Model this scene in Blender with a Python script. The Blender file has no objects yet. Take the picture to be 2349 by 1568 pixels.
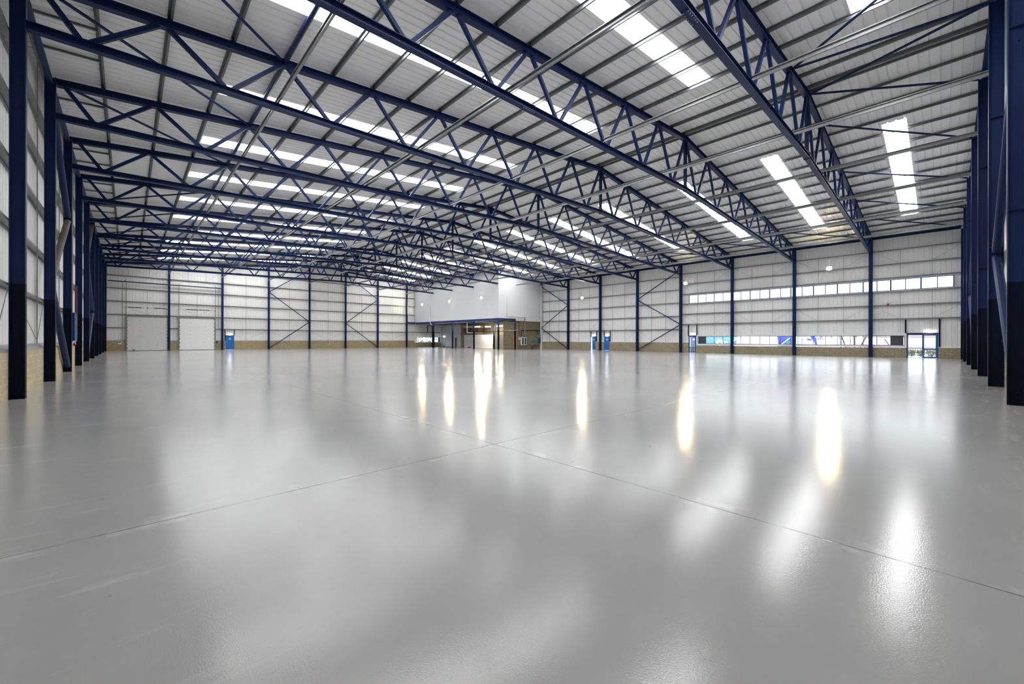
import bpy, math, random
from mathutils import Vector, Matrix
random.seed(7)
SC = bpy.context.scene
COL = SC.collection
# ---------------------------------------------------------------- camera
F_PX, YAW, HORIZON, CAM_H, ROLL = 931.5, 0.7573, 778.24, 1.5718, -0.0021
cam_data = bpy.data.cameras.new('camera')
cam_data.sensor_fit = 'HORIZONTAL'
cam_data.sensor_width = 36.0
cam_data.lens = F_PX / 2349 * 36.0
cam_data.shift_y = (HORIZON - 784.0) / 2349
cam_data.clip_end = 500
cam = bpy.data.objects.new('camera', cam_data)
COL.objects.link(cam)
cam.location = (0, 0, CAM_H)
cam.rotation_euler = (Matrix.Rotation(-YAW, 3, 'Z') @ Matrix.Rotation(math.pi / 2, 3, 'X') @ Matrix.Rotation(-ROLL, 3, 'Z')).to_euler()
SC.camera = cam
# ---------------------------------------------------------------- world, exposure
SC.view_settings.view_transform = 'Standard'
SC.view_settings.look = 'None'
SC.view_settings.gamma = 1.0
SC.view_settings.use_curve_mapping = False
SC.view_settings.exposure = 1.38
SKY, ROOFLIGHT, LAMP = 1.35, 5.2, 260.0
world = bpy.data.worlds.new('overcast_sky')
SC.world = world
world.use_nodes = True
wb = world.node_tree.nodes['Background']
# overcast sky: hazy and dimmer at the horizon, bright from about fifteen degrees up
_wn = world.node_tree.nodes; _wl = world.node_tree.links
_tc = _wn.new('ShaderNodeTexCoord'); _sx = _wn.new('ShaderNodeSeparateXYZ'); _mr = _wn.new('ShaderNodeMapRange')
_mr.interpolation_type = 'SMOOTHSTEP'
for _i, _v in ((1, 0.07), (2, 0.28), (3, SKY), (4, SKY * 4.2)): _mr.inputs[_i].default_value = _v
_wl.new(_tc.outputs['Generated'], _sx.inputs[0]); _wl.new(_sx.outputs[2], _mr.inputs[0]); _wl.new(_mr.outputs[0], wb.inputs[1])
wb.inputs[0].default_value = (0.94, 0.97, 1.0, 1)
SC.cycles.max_bounces = 6
SC.cycles.diffuse_bounces = 5
SC.cycles.use_light_tree = False
SC.cycles.light_sampling_threshold = 0.05
SC.cycles.glossy_bounces = 4
SC.cycles.transparent_max_bounces = 12
SC.cycles.sample_clamp_indirect = 12.0

# ---------------------------------------------------------------- materials
def mat(name, color, rough=0.5, metal=0.0, spec=0.5, emit=None, strength=0.0):
    m = bpy.data.materials.new(name)
    m.use_nodes = True
    b = m.node_tree.nodes['Principled BSDF']
    b.inputs['Base Color'].default_value = (*color, 1)
    b.inputs['Roughness'].default_value = rough
    b.inputs['Metallic'].default_value = metal
    b.inputs['Specular IOR Level'].default_value = spec
    if emit:
        b.inputs['Emission Color'].default_value = (*emit, 1)
        b.inputs['Emission Strength'].default_value = strength
    return m

def noisy(m, scale, amount, rough_amount=0.0):
    """mottle the base colour a little"""
    nt = m.node_tree; N = nt.nodes; L = nt.links
    b = N['Principled BSDF']
    base = tuple(b.inputs['Base Color'].default_value)[:3]
    tc = N.new('ShaderNodeTexCoord'); n = N.new('ShaderNodeTexNoise')
    n.inputs['Scale'].default_value = scale; n.inputs['Detail'].default_value = 5
    L.new(tc.outputs['Object'], n.inputs['Vector'])
    r = N.new('ShaderNodeMapRange')
    r.inputs[1].default_value = 0.25; r.inputs[2].default_value = 0.75
    r.inputs[3].default_value = 1 - amount; r.inputs[4].default_value = 1 + amount
    L.new(n.outputs['Fac'], r.inputs[0])
    mx = N.new('ShaderNodeVectorMath'); mx.operation = 'SCALE'
    mx.inputs[0].default_value = base
    L.new(r.outputs[0], mx.inputs['Scale'])
    L.new(mx.outputs[0], b.inputs['Base Color'])
    if rough_amount:
        r2 = N.new('ShaderNodeMapRange'); q = b.inputs['Roughness'].default_value
        r2.inputs[1].default_value = 0.25; r2.inputs[2].default_value = 0.75
        r2.inputs[3].default_value = q - rough_amount; r2.inputs[4].default_value = q + rough_amount
        L.new(n.outputs['Fac'], r2.inputs[0]); L.new(r2.outputs[0], b.inputs['Roughness'])
    return m

def masonry(name, c1, c2, mortar, bw, bh, gap, axis):
    m = mat(name, c1, 0.85, spec=0.2)
    nt = m.node_tree; N = nt.nodes; L = nt.links; b = N['Principled BSDF']
    tc = N.new('ShaderNodeTexCoord'); sp = N.new('ShaderNodeSeparateXYZ'); cb = N.new('ShaderNodeCombineXYZ')
    L.new(tc.outputs['Object'], sp.inputs[0])
    L.new(sp.outputs[axis], cb.inputs[0]); L.new(sp.outputs[2], cb.inputs[1])
    br = N.new('ShaderNodeTexBrick')
    br.inputs['Scale'].default_value = 1.0
    br.inputs['Brick Width'].default_value = bw; br.inputs['Row Height'].default_value = bh
    br.inputs['Mortar Size'].default_value = gap; br.inputs['Mortar Smooth'].default_value = 0.2
    br.inputs['Color1'].default_value = (*c1, 1); br.inputs['Color2'].default_value = (*c2, 1)
    br.inputs['Mortar'].default_value = (*mortar, 1)
    L.new(cb.outputs[0], br.inputs['Vector'])
    n = N.new('ShaderNodeTexNoise'); n.inputs['Scale'].default_value = 6; n.inputs['Detail'].default_value = 6
    L.new(tc.outputs['Object'], n.inputs['Vector'])
    r = N.new('ShaderNodeMapRange'); r.inputs[1].default_value = .3; r.inputs[2].default_value = .7
    r.inputs[3].default_value = .85; r.inputs[4].default_value = 1.1
    L.new(n.outputs['Fac'], r.inputs[0])
    s = N.new('ShaderNodeVectorMath'); s.operation = 'SCALE'
    L.new(br.outputs['Color'], s.inputs[0]); L.new(r.outputs[0], s.inputs['Scale'])
    L.new(s.outputs[0], b.inputs['Base Color'])
    bp = N.new('ShaderNodeBump'); bp.inputs['Strength'].default_value = .4; bp.inputs['Distance'].default_value = .01
    inv = N.new('ShaderNodeMath'); inv.operation = 'SUBTRACT'; inv.inputs[0].default_value = 1
    L.new(br.outputs['Fac'], inv.inputs[1]); L.new(inv.outputs[0], bp.inputs['Height'])
    L.new(bp.outputs[0], b.inputs['Normal'])
    return m

def glass(name, tint=(1, 1, 1)):
    m = bpy.data.materials.new(name); m.use_nodes = True
    nt = m.node_tree; nt.nodes.clear()
    o = nt.nodes.new('ShaderNodeOutputMaterial'); t = nt.nodes.new('ShaderNodeBsdfTransparent')
    g = nt.nodes.new('ShaderNodeBsdfGlossy'); f = nt.nodes.new('ShaderNodeFresnel'); x = nt.nodes.new('ShaderNodeMixShader')
    t.inputs[0].default_value = (*tint, 1); g.inputs['Roughness'].default_value = 0.02; f.inputs[0].default_value = 1.45
    nt.links.new(f.outputs[0], x.inputs[0]); nt.links.new(t.outputs[0], x.inputs[1])
    nt.links.new(g.outputs[0], x.inputs[2]); nt.links.new(x.outputs[0], o.inputs[0])
    return m

NAVY = noisy(mat('truss_blue_paint', (0.0070, 0.0185, 0.080), 0.42, spec=.17), 3, 0.12)
COLBLUE = noisy(mat('column_blue_paint', (0.0055, 0.019, 0.088), 0.4, spec=.2), 2, 0.12)
COLDARK = noisy(mat('column_dark_navy_paint', (0.0024, 0.0058, 0.021), 0.5, spec=.12), 2, 0.15)
BLACKISH = mat('dark_steel', (0.01, 0.011, 0.016), 0.5)
GALV = noisy(mat('galvanised_steel', (0.24, 0.25, 0.255), 0.42, 0.5), 8, 0.2, 0.08)
PURLIN = noisy(mat('dull_purlin_steel', (0.165, 0.175, 0.18), 0.5, 0.4), 8, 0.2, 0.08)
COLMID = noisy(mat('column_deeper_blue_paint', (0.0045, 0.014, 0.062), 0.4, spec=.2), 2, 0.12)
GALVBRIGHT = noisy(mat('bright_galvanised_steel', (0.50, 0.53, 0.53), 0.3, 0.7), 5, 0.15, 0.08)
PRIMER = noisy(mat('brown_primed_steel', (0.10, 0.085, 0.07), 0.6), 6, 0.2)
LINER = mat('white_liner_sheet', (0.83, 0.83, 0.825), 0.38, spec=0.4)
ROOFLINER = mat('white_roof_liner_sheet', (0.83, 0.83, 0.835), 0.4, spec=0.4)
WHITEPANEL = mat('white_wall_panel', (0.72, 0.74, 0.77), 0.5)
WHITEPAINT = mat('white_paint', (0.80, 0.81, 0.82), 0.45)
FLASH = mat('grey_flashing', (0.30, 0.32, 0.34), 0.45, 0.2)
ROOFGLOW = mat('rooflight_sheet', (0.8, 0.82, 0.85), 0.6, emit=(1.0, 0.998, 0.99), strength=ROOFLIGHT)
LAMPGLOW = mat('lamp_lens', (1, 0.9, 0.7), 0.3, emit=(1.0, 0.80, 0.50), strength=LAMP)
TUBEGLOW = mat('batten_tube', (1, 0.9, 0.75), 0.3, emit=(1.0, 0.89, 0.70), strength=48.0)
EXITGLOW = mat('emergency_light_lens', (1, 1, 1), 0.3, emit=(0.95, 1.0, 0.97), strength=9.0)
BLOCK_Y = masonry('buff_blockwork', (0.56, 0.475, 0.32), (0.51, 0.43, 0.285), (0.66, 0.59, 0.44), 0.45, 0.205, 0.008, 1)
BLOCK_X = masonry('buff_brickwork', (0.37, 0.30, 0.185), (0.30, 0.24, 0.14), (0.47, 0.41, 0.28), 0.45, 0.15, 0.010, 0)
BLOCKR_Y = masonry('shaded_buff_blockwork', (0.35, 0.295, 0.20), (0.29, 0.245, 0.16), (0.50, 0.455, 0.35), 0.45, 0.205, 0.010, 1)  # right wall blockwork, with the shade beside the bright windows put into its colour
BRICKOFF = masonry('office_brickwork', (0.185, 0.15, 0.088), (0.125, 0.10, 0.058), (0.36, 0.315, 0.215), 0.34, 0.15, 0.018, 0)
DOORBLUE = noisy(mat('bright_blue_door_paint', (0.008, 0.14, 0.46), 0.4), 2, 0.05)
FRAMEBLUE = mat('blue_window_frame_paint', (0.025, 0.075, 0.22), 0.4)
GREYPANEL = mat('charcoal_panel', (0.055, 0.06, 0.062), 0.6)
DOORGREY = noisy(mat('roller_door_silver_white', (0.68, 0.685, 0.68), 0.4, 0.1), 1.5, 0.04)
DOORWHITE = mat('roller_door_white', (0.84, 0.845, 0.84), 0.45)
RED = mat('red_enamel', (0.42, 0.012, 0.012), 0.35)
MAROON = mat('maroon_paint', (0.10, 0.008, 0.03), 0.4)
PIPEWHITE = mat('white_plastic_pipe', (0.78, 0.76, 0.74), 0.4)
PIPEGREY = mat('grey_pipe', (0.26, 0.25, 0.25), 0.4, 0.3)
ELECGREY = mat('grey_electrical_enclosure', (0.16, 0.18, 0.19), 0.5)
DARKGREEN = mat('dark_green_door', (0.02, 0.045, 0.045), 0.3)
ORANGE = mat('orange_timber', (0.48, 0.17, 0.06), 0.6)
CREAM = mat('cream_wall', (0.66, 0.57, 0.42), 0.6)
GREYWALL = mat('grey_partition', (0.62, 0.645, 0.69), 0.5)
BROWN = mat('brown_plant_casing', (0.10, 0.055, 0.03), 0.6)
SOFFIT = mat('dark_soffit', (0.06, 0.06, 0.07), 0.8)
GLASS = glass('window_glass', (0.96, 0.98, 1.0))
SIGNWHITE = mat('white_sign', (0.75, 0.77, 0.78), 0.5)
SIGNDARK = mat('dark_sign_ink', (0.03, 0.06, 0.08), 0.5)
SIGNGREEN = mat('green_sign', (0.02, 0.25, 0.12), 0.5)

def floor_material():
    m = mat('grey_resin_floor', (0.40, 0.40, 0.40), 0.15, spec=0.55)
    nt = m.node_tree; N = nt.nodes; L = nt.links; b = N['Principled BSDF']
    tc = N.new('ShaderNodeTexCoord')
    def noise(scale, detail=3, rough=.5):
        n = N.new('ShaderNodeTexNoise'); n.inputs['Scale'].default_value = scale
        n.inputs['Detail'].default_value = detail; n.inputs['Roughness'].default_value = rough
        L.new(tc.outputs['Object'], n.inputs['Vector']); return n
    def rng(src, a, bb, c, d):
        r = N.new('ShaderNodeMapRange'); r.inputs[1].default_value = a; r.inputs[2].default_value = bb
        r.inputs[3].default_value = c; r.inputs[4].default_value = d
        L.new(src, r.inputs[0]); return r.outputs[0]
    def math_(op, a, bb=None):
        q = N.new('ShaderNodeMath'); q.operation = op
        for i, v in enumerate((a, bb)):
            if v is None: continue
            if isinstance(v, (int, float)): q.inputs[i].default_value = v
            else: L.new(v, q.inputs[i])
        return q.outputs[0]
    big = noise(0.22, 4); mid = noise(1.7, 6, .65); fine = noise(95, 2); speck = noise(9, 2)
    sp = N.new('ShaderNodeSeparateXYZ'); L.new(tc.outputs['Object'], sp.inputs[0])
    wob = math_('MULTIPLY', math_('SUBTRACT', mid.outputs['Fac'], .5), .02)
    def joint(coord, at, half):
        d = math_('ABSOLUTE', math_('SUBTRACT', math_('ADD', coord, wob), at))
        return rng(d, half * .5, half, 1.0, 0.0)
    j = joint(sp.outputs[0], 4.0, .011)
    j = math_('MAXIMUM', j, joint(sp.outputs[1], 4.62, .011))
    j = math_('MULTIPLY', j, rng(mid.outputs['Fac'], .38, .55, .25, 1.0))
    # halo of rubbed paint along the joints
    hal = math_('MAXIMUM', joint(sp.outputs[0], 4.03, .16), joint(sp.outputs[1], 4.65, .2))
    hal = math_('MULTIPLY', hal, rng(mid.outputs['Fac'], .55, .68, 0.0, .35))
    # worn lighter streaks
    mp = N.new('ShaderNodeMapping'); mp.inputs['Scale'].default_value = (.5, 2.6, 1)
    mp.inputs['Rotation'].default_value = (0, 0, .75)
    L.new(tc.outputs['Object'], mp.inputs['Vector'])
    st = N.new('ShaderNodeTexNoise'); st.inputs['Scale'].default_value = 1.6; st.inputs['Detail'].default_value = 7
    st.inputs['Roughness'].default_value = .68; L.new(mp.outputs[0], st.inputs['Vector'])
    near_edge = math_('MAXIMUM', rng(sp.outputs[0], -.4, 1.0, 1.0, 0.0), rng(sp.outputs[1], -.8, .3, 1.0, 0.0))
    worn = math_('MULTIPLY', rng(st.outputs['Fac'], .57, .70, 0.0, .22), near_edge)
    spots = rng(speck.outputs['Fac'], .775, .80, 0.0, .6)
    val = rng(big.outputs['Fac'], .3, .7, .95, 1.05)
    val = math_('MULTIPLY', val, rng(mid.outputs['Fac'], .3, .7, .97, 1.03))
    val = math_('MULTIPLY', val, math_('SUBTRACT', 1.0, math_('MULTIPLY', j, .55)))
    val = math_('MULTIPLY', val, math_('ADD', 1.0, math_('ADD', worn, hal)))
    val = math_('MULTIPLY', val, math_('SUBTRACT', 1.0, spots))
    s = N.new('ShaderNodeVectorMath'); s.operation = 'SCALE'; s.inputs[0].default_value = (0.405, 0.404, 0.405)
    L.new(val, s.inputs['Scale']); L.new(s.outputs[0], b.inputs['Base Color'])
    rr = math_('ADD', rng(big.outputs['Fac'], .3, .7, .135, .165), math_('MULTIPLY', worn, .25))
    L.new(rr, b.inputs['Roughness'])
    bp = N.new('ShaderNodeBump'); bp.inputs['Strength'].default_value = .13; bp.inputs['Distance'].default_value = .004
    L.new(fine.outputs['Fac'], bp.inputs['Height'])
    bp2 = N.new('ShaderNodeBump'); bp2.inputs['Strength'].default_value = .25; bp2.inputs['Distance'].default_value = .003
    L.new(math_('SUBTRACT', 1.0, j), bp2.inputs['Height']); L.new(bp.outputs[0], bp2.inputs['Normal'])
    L.new(bp2.outputs[0], b.inputs['Normal'])
    return m
FLOOR = floor_material()

# ---------------------------------------------------------------- mesh building
class MB:
    def __init__(s): s.v = []; s.f = []; s.mi = []; s.cur = 0
    def quad(s, *p):
        i = len(s.v); s.v += [Vector(q) for q in p]; s.f.append(tuple(range(i, i + len(p)))); s.mi.append(s.cur); return s
    def add(s, vs, fs):
        i = len(s.v); s.v += [Vector(q) for q in vs]
        for f in fs: s.f.append(tuple(k + i for k in f)); s.mi.append(s.cur)
        return s
    def box(s, x0, x1, y0, y1, z0, z1):
        return s.add([(x0,y0,z0),(x1,y0,z0),(x1,y1,z0),(x0,y1,z0),(x0,y0,z1),(x1,y0,z1),(x1,y1,z1),(x0,y1,z1)],
                     [(0,3,2,1),(4,5,6,7),(0,1,5,4),(1,2,6,5),(2,3,7,6),(3,0,4,7)])
    def extrude(s, prof, p0, p1, up=(0, 0, 1)):
        p0, p1 = Vector(p0), Vector(p1); a = (p1 - p0).normalized(); up = Vector(up)
        side = a.cross(up)
        if side.length < 1e-4: side = a.cross(Vector((0, 1, 0)))
        side.normalize(); u = side.cross(a).normalized(); n = len(prof)
        vs = [p0 + side * x + u * y for x, y in prof] + [p1 + side * x + u * y for x, y in prof]
        fs = [(i, (i + 1) % n, (i + 1) % n + n, i + n) for i in range(n)]
        fs += [tuple(range(n - 1, -1, -1)), tuple(range(n, 2 * n))]
        return s.add(vs, fs)
    def bar(s, p0, p1, w, h, up=(0, 0, 1)):
        return s.extrude([(-w/2,-h/2),(w/2,-h/2),(w/2,h/2),(-w/2,h/2)], p0, p1, up)
    def tube(s, p0, p1, r, n=12):
        return s.extrude([(r*math.cos(2*math.pi*i/n), r*math.sin(2*math.pi*i/n)) for i in range(n)], p0, p1, (0.01, 0.02, 1))
    def pipe(s, pts, r, n=10, bend=0.12):
        pts = [Vector(p) for p in pts]; path = [pts[0]]
        for i in range(1, len(pts) - 1):
            a, b, c = pts[i-1], pts[i], pts[i+1]
            d = min(bend, (a-b).length*.45, (c-b).length*.45)
            q0 = b + (a-b).normalized()*d; q1 = b + (c-b).normalized()*d
            for k in range(5):
                t = k/4; path.append(q0*(1-t)**2 + b*2*t*(1-t) + q1*t*t)
        path.append(pts[-1])
        rings = []; prev = None
        for i, p in enumerate(path):
            t = (path[min(i+1, len(path)-1)] - path[max(i-1, 0)]).normalized()
            if prev is None:
                prev = t.orthogonal().normalized()
            prev = (prev - t * prev.dot(t)).normalized(); b = t.cross(prev)
            rings.append([p + (prev*math.cos(2*math.pi*k/n) + b*math.sin(2*math.pi*k/n))*r for k in range(n)])
        vs = [q for ring in rings for q in ring]; fs = []
        for i in range(len(rings)-1):
            for k in range(n):
                fs.append((i*n+k, i*n+(k+1) % n, (i+1)*n+(k+1) % n, (i+1)*n+k))
        fs += [tuple(range(n-1, -1, -1)), tuple(range((len(rings)-1)*n, len(rings)*n))]
        return s.add(vs, fs)
    def ibeam(s, p0, p1, d, w, tf=.022, tw=.014, up=(0, 0, 1)):
        h, q = d/2, tw/2
        return s.extrude([(-w/2,-h),(w/2,-h),(w/2,-h+tf),(q,-h+tf),(q,h-tf),(w/2,h-tf),(w/2,h),(-w/2,h),(-w/2,h-tf),(-q,h-tf),(-q,-h+tf),(-w/2,-h+tf)], p0, p1, up)
    def zsec(s, p0, p1, d=.2, fl=.07, t=.012, up=(0, 0, 1), flip=1):
        h = d/2
        pr = [(0,-h),(fl,-h),(fl,-h+.025),(fl-t,-h+.025),(fl-t,-h+t),(t,-h+t),(t,h),(-fl,h),(-fl,h-.025),(-fl+t,h-.025),(-fl+t,h-t),(0,h-t)]
        pr = [(x*flip, y) for x, y in pr]
        return s.extrude(pr, p0, p1, up)
    def csec(s, p0, p1, d=.2, fl=.075, t=.008, up=(0, 0, 1), flip=1):
        h = d/2
        pr = [(0,-h),(fl,-h),(fl,-h+.03),(fl-t,-h+.03),(fl-t,-h+t),(t,-h+t),(t,h-t),(fl-t,h-t),(fl-t,h-.03),(fl,h-.03),(fl,h),(0,h)]
        return s.extrude([(x*flip, y) for x, y in pr], p0, p1, up)
    def blob(s, c, rx, ry, rz, seed=0, rough=.2, nu=12, nv=8):
        rnd = random.Random(seed); c = Vector(c); i0 = len(s.v); vs = []; fs = []
        for j in range(nv + 1):
            th = math.pi * j / nv
            for i in range(nu):
                ph = 2 * math.pi * i / nu; k = 1 + rough * (rnd.random() - .5) * 2
                vs.append(c + Vector((rx*k*math.sin(th)*math.cos(ph), ry*k*math.sin(th)*math.sin(ph), rz*k*math.cos(th))))
        for j in range(nv):
            for i in range(nu):
                fs.append((j*nu+i, (j+1)*nu+i, (j+1)*nu+(i+1) % nu, j*nu+(i+1) % nu))
        return s.add(vs, fs)
    def build(s, name, m, parent=None, loc=None, smooth=False):
        me = bpy.data.meshes.new(name)
        if parent is not None:
            org = Vector(parent['org']) if 'org' in parent else Vector((0, 0, 0))
        else:
            org = Vector(loc) if loc is not None else Vector((0, 0, 0))
        me.from_pydata([tuple(q - org) for q in s.v], [], s.f)
        ms = m if isinstance(m, (list, tuple)) else [m]
        for q in ms: me.materials.append(q)
        if len(ms) > 1: me.polygons.foreach_set('material_index', s.mi)
        if smooth: me.polygons.foreach_set('use_smooth', [True]*len(me.polygons))
        me.update()
        o = bpy.data.objects.new(name, me); COL.objects.link(o)
        if parent is not None: o.parent = parent; o['org'] = list(org)
        else: o.location = org
        return o

ORGS = {}
def tag(o, label, cat=None, group=None, kind=None):
    if label: o['label'] = label
    if cat: o['category'] = cat
    if group: o['group'] = group
    if kind: o['kind'] = kind
    return o
def thing(name, label, cat, loc=(0, 0, 0), group=None, kind=None):
    o = bpy.data.objects.new(name, None); COL.objects.link(o)
    o.empty_display_size = .2
    o.location = loc; o['org'] = list(loc)
    return tag(o, label, cat, group, kind)
def dup(root, loc, label, group=None):
    r = root.copy(); COL.objects.link(r); r.location = loc; r['label'] = label
    if group: r['group'] = group
    for ch in list(root.children):
        c = ch.copy(); COL.objects.link(c); c.parent = r
        for g in list(ch.children):
            d = g.copy(); COL.objects.link(d); d.parent = c
    return r
ORD = 'zeroth first second third fourth fifth sixth seventh eighth ninth tenth eleventh twelfth thirteenth fourteenth fifteenth sixteenth seventeenth eighteenth nineteenth twentieth'.split()

# ---------------------------------------------------------------- dimensions (metres)
XL, XR, YN, YF = -1.954, 50.41, -1.10, 71.03        # inner faces of the columns on the four walls
Y0, BAY, G0, G = -1.433, 6.0, -1.889, 5.873
ty = lambda n: Y0 + BAY * n
gx = lambda n: G0 + G * n
RIDGE = 24.24
XLC, XRC, YNC, YFC = -2.46, 50.91, -1.68, 71.53     # cladding planes
SLOPE = 0.0975
ztop = lambda x: 11.05 + SLOPE * (min(x, 2*RIDGE - x) + 1.95)     # centre line of a truss top chord
zbot = lambda x: 9.80 + 0.0305 * (min(x, 2*RIDGE - x) + 1.95)     # centre line of a truss bottom chord
zsheet = lambda x: ztop(x) + 0.35
OFX, OFY = 41.06, 46.42                             # the office block's two visible faces

# ---------------------------------------------------------------- floor
o = MB().quad((XLC, YNC, 0), (XRC, YNC, 0), (XRC, YFC, 0), (XLC, YFC, 0)).build('floor', FLOOR)
tag(o, 'glossy light grey painted concrete floor of the whole empty warehouse', 'floor', kind='structure')

# ---------------------------------------------------------------- ribbed sheeting
def rib_breaks(a, b, extra=(), pitch=.3333, groove=.085, depth=.036, phase=0.0):
    """breakpoints along a ribbed sheet with the depth of the profile at each"""
    pts = []
    k = math.floor((a - phase) / pitch) - 1
    while phase + k * pitch < b + pitch:
        s = phase + k * pitch
        pts += [(s, 0.0), (s + .018, depth), (s + groove - .018, depth), (s + groove, 0.0)]
        k += 1
    def d(x):
        for (x0, d0), (x1, d1) in zip(pts, pts[1:]):
            if x0 <= x <= x1: return d0 + (d1 - d0) * (x - x0) / max(1e-9, x1 - x0)
        return 0.0
    xs = sorted(set([a, b] + [e for e in extra if a < e < b] + [p for p, _ in pts if a < p < b]))
    return [(x, d(x)) for x in xs]
def ribwall(axis, plane, out, a, b, zlo, zhi, openings=(), pitch=.3333):
    """vertical ribbed cladding; openings are (a0, a1, z0, z1)"""
    mb = MB(); ex = [e for q in openings for e in q[:2]]
    if axis == 'x': ex.append(RIDGE)
    br = rib_breaks(a, b, ex, pitch)
    P = (lambda s, d, z: (plane + out*d, s, z)) if axis == 'y' else (lambda s, d, z: (s, plane + out*d, z))
    for (s0, d0), (s1, d1) in zip(br, br[1:]):
        mid = (s0 + s1) / 2; zs = []
        lo = zlo(mid) if callable(zlo) else zlo
        cuts = sorted([(q[2], q[3]) for q in openings if q[0] < mid < q[1]])
        cur = lo
        for c0, c1 in cuts:
            if c0 > cur: zs.append((cur, c0))
            cur = max(cur, c1)
        zs.append((cur, None))
        for z0, z1 in zs:
            t0 = z1 if z1 is not None else zhi(s0); t1 = z1 if z1 is not None else zhi(s1)
            mb.quad(P(s0, d0, z0), P(s1, d1, z0), P(s1, d1, t1), P(s0, d0, t0))
    return mb

# roof: liner sheets with ribs running down the slope, holes where the rooflights sit
RL_L, RL_R = (2.75, 19.27), (30.07, 45.80)
RLY = [(1.30, 2.28), (7.20, 8.18), (13.10, 14.08), (19.95, 20.85), (25.75, 26.75)] + [(ty(n) + 3.2, ty(n) + 4.2) for n in range(5, 12)]
def roof_side(xa, xb, rl, right):
    mb = MB()
    br = rib_breaks(YNC - .05, YFC + .05, [e for q in RLY for e in q], .3333, .066, .042)
    for (s0, d0), (s1, d1) in zip(br, br[1:]):
        mid = (s0 + s1) / 2
        segs = [(xa, xb)]
        if any(q[0] < mid < q[1] for q in RLY):
            r0, r1 = rl
            if right and mid > OFY: r1 = min(r1, 39.0)
            segs = [(xa, r0), (r1, xb)]
        for u0, u1 in segs:
            mb.quad((u0, s0, zsheet(u0) + d0), (u1, s0, zsheet(u1) + d0), (u1, s1, zsheet(u1) + d1), (u0, s1, zsheet(u0) + d1))
    return mb
ceil = thing('ceiling', 'pitched ceiling of ribbed white liner sheets under the roof', 'ceiling', (0, 0, 0), kind='structure')
roof_side(XLC - .06, RIDGE, RL_L, False).build('left_slope_sheeting', ROOFLINER, ceil)
roof_side(RIDGE, XRC + .06, RL_R, True).build('right_slope_sheeting', ROOFLINER, ceil)
for k, (a, b) in enumerate(RLY):
    for side, (x0, x1) in (('left', RL_L), ('right', RL_R)):
        if side == 'right' and a > OFY: x1 = 39.0
        mb = MB()
        n = 5
        br = rib_breaks(a, b, (), .3333, .066, .042)
        for (s0, d0), (s1, d1) in zip(br, br[1:]):
            mb.quad((x0, s0, zsheet(x0)+d0), (x1, s0, zsheet(x1)+d0), (x1, s1, zsheet(x1)+d1), (x0, s1, zsheet(x0)+d1))
        o = mb.build('rooflight', ROOFGLOW, None, loc=((x0+x1)/2, (a+b)/2, zsheet((x0+x1)/2)))
        tag(o, 'bright rooflight strip on the %s roof slope, %s bay from the camera' % (side, ORD[k+1]), 'rooflight', 'rooflight strips')

# ---------------------------------------------------------------- walls
PX = 50.91
strip_hi = (-0.73, 21.65, 6.08, 7.15)
strip_lo = (2.16, 20.63, 1.0, 2.06)
dbl = (0.19, 2.16, 0.0, 2.14); sgl = (20.73, 21.66, 0.0, 2.04)
bd1 = (35.48, 36.37, 0.0, 2.0); bd2 = (33.07, 33.99, 0.0, 2.0)
rear = (55.7, 58.4, 0.96, 2.03)
def brick_y(x0, x1, spans, zt):
    mb = MB()
    for a, b in spans: mb.box(x0, x1, a, b, 0, zt)
    return mb
w = thing('wall_right', 'long white ribbed wall with windows on the right side of the hall', 'wall', (PX, 35, 0), kind='structure')
ribwall('y', PX, 1, YNC, YFC, lambda s: .93 if s < 21.7 else 1.25, lambda s: 11.46, [strip_hi, strip_lo, dbl, sgl, bd1, bd2, rear]).build('cladding', LINER, w)
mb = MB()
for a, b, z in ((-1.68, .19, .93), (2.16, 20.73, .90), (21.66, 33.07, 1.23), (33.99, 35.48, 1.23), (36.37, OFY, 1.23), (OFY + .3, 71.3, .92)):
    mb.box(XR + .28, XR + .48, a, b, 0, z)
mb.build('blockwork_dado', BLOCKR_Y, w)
mb = MB()
for a, b, z in ((-1.68, .19, .93), (21.66, 33.07, 1.23), (33.99, 35.48, 1.23), (36.37, OFY, 1.23)):
    mb.quad((XR+.27, a, z), (XR+.27, b, z), (XR+.27, b, z+.025), (XR+.27, a, z+.025))
    mb.quad((XR+.27, a, z+.025), (XR+.27, b, z+.025), (PX+.01, b, z+.09), (PX+.01, a, z+.09))
mb.build('flashing', WHITEPAINT, w)

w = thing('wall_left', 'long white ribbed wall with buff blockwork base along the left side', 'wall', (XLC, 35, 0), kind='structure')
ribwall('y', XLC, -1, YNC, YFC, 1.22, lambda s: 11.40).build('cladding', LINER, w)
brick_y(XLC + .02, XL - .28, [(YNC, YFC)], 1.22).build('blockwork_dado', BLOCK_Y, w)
mb = MB()
mb.quad((XL-.275, YNC, 1.215), (XL-.275, YFC, 1.215), (XL-.275, YFC, 1.25), (XL-.275, YNC, 1.25))
mb.quad((XL-.275, YNC, 1.25), (XL-.275, YFC, 1.25), (XLC+.005, YFC, 1.40), (XLC+.005, YNC, 1.40))
mb.build('flashing', FLASH, w)

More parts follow.
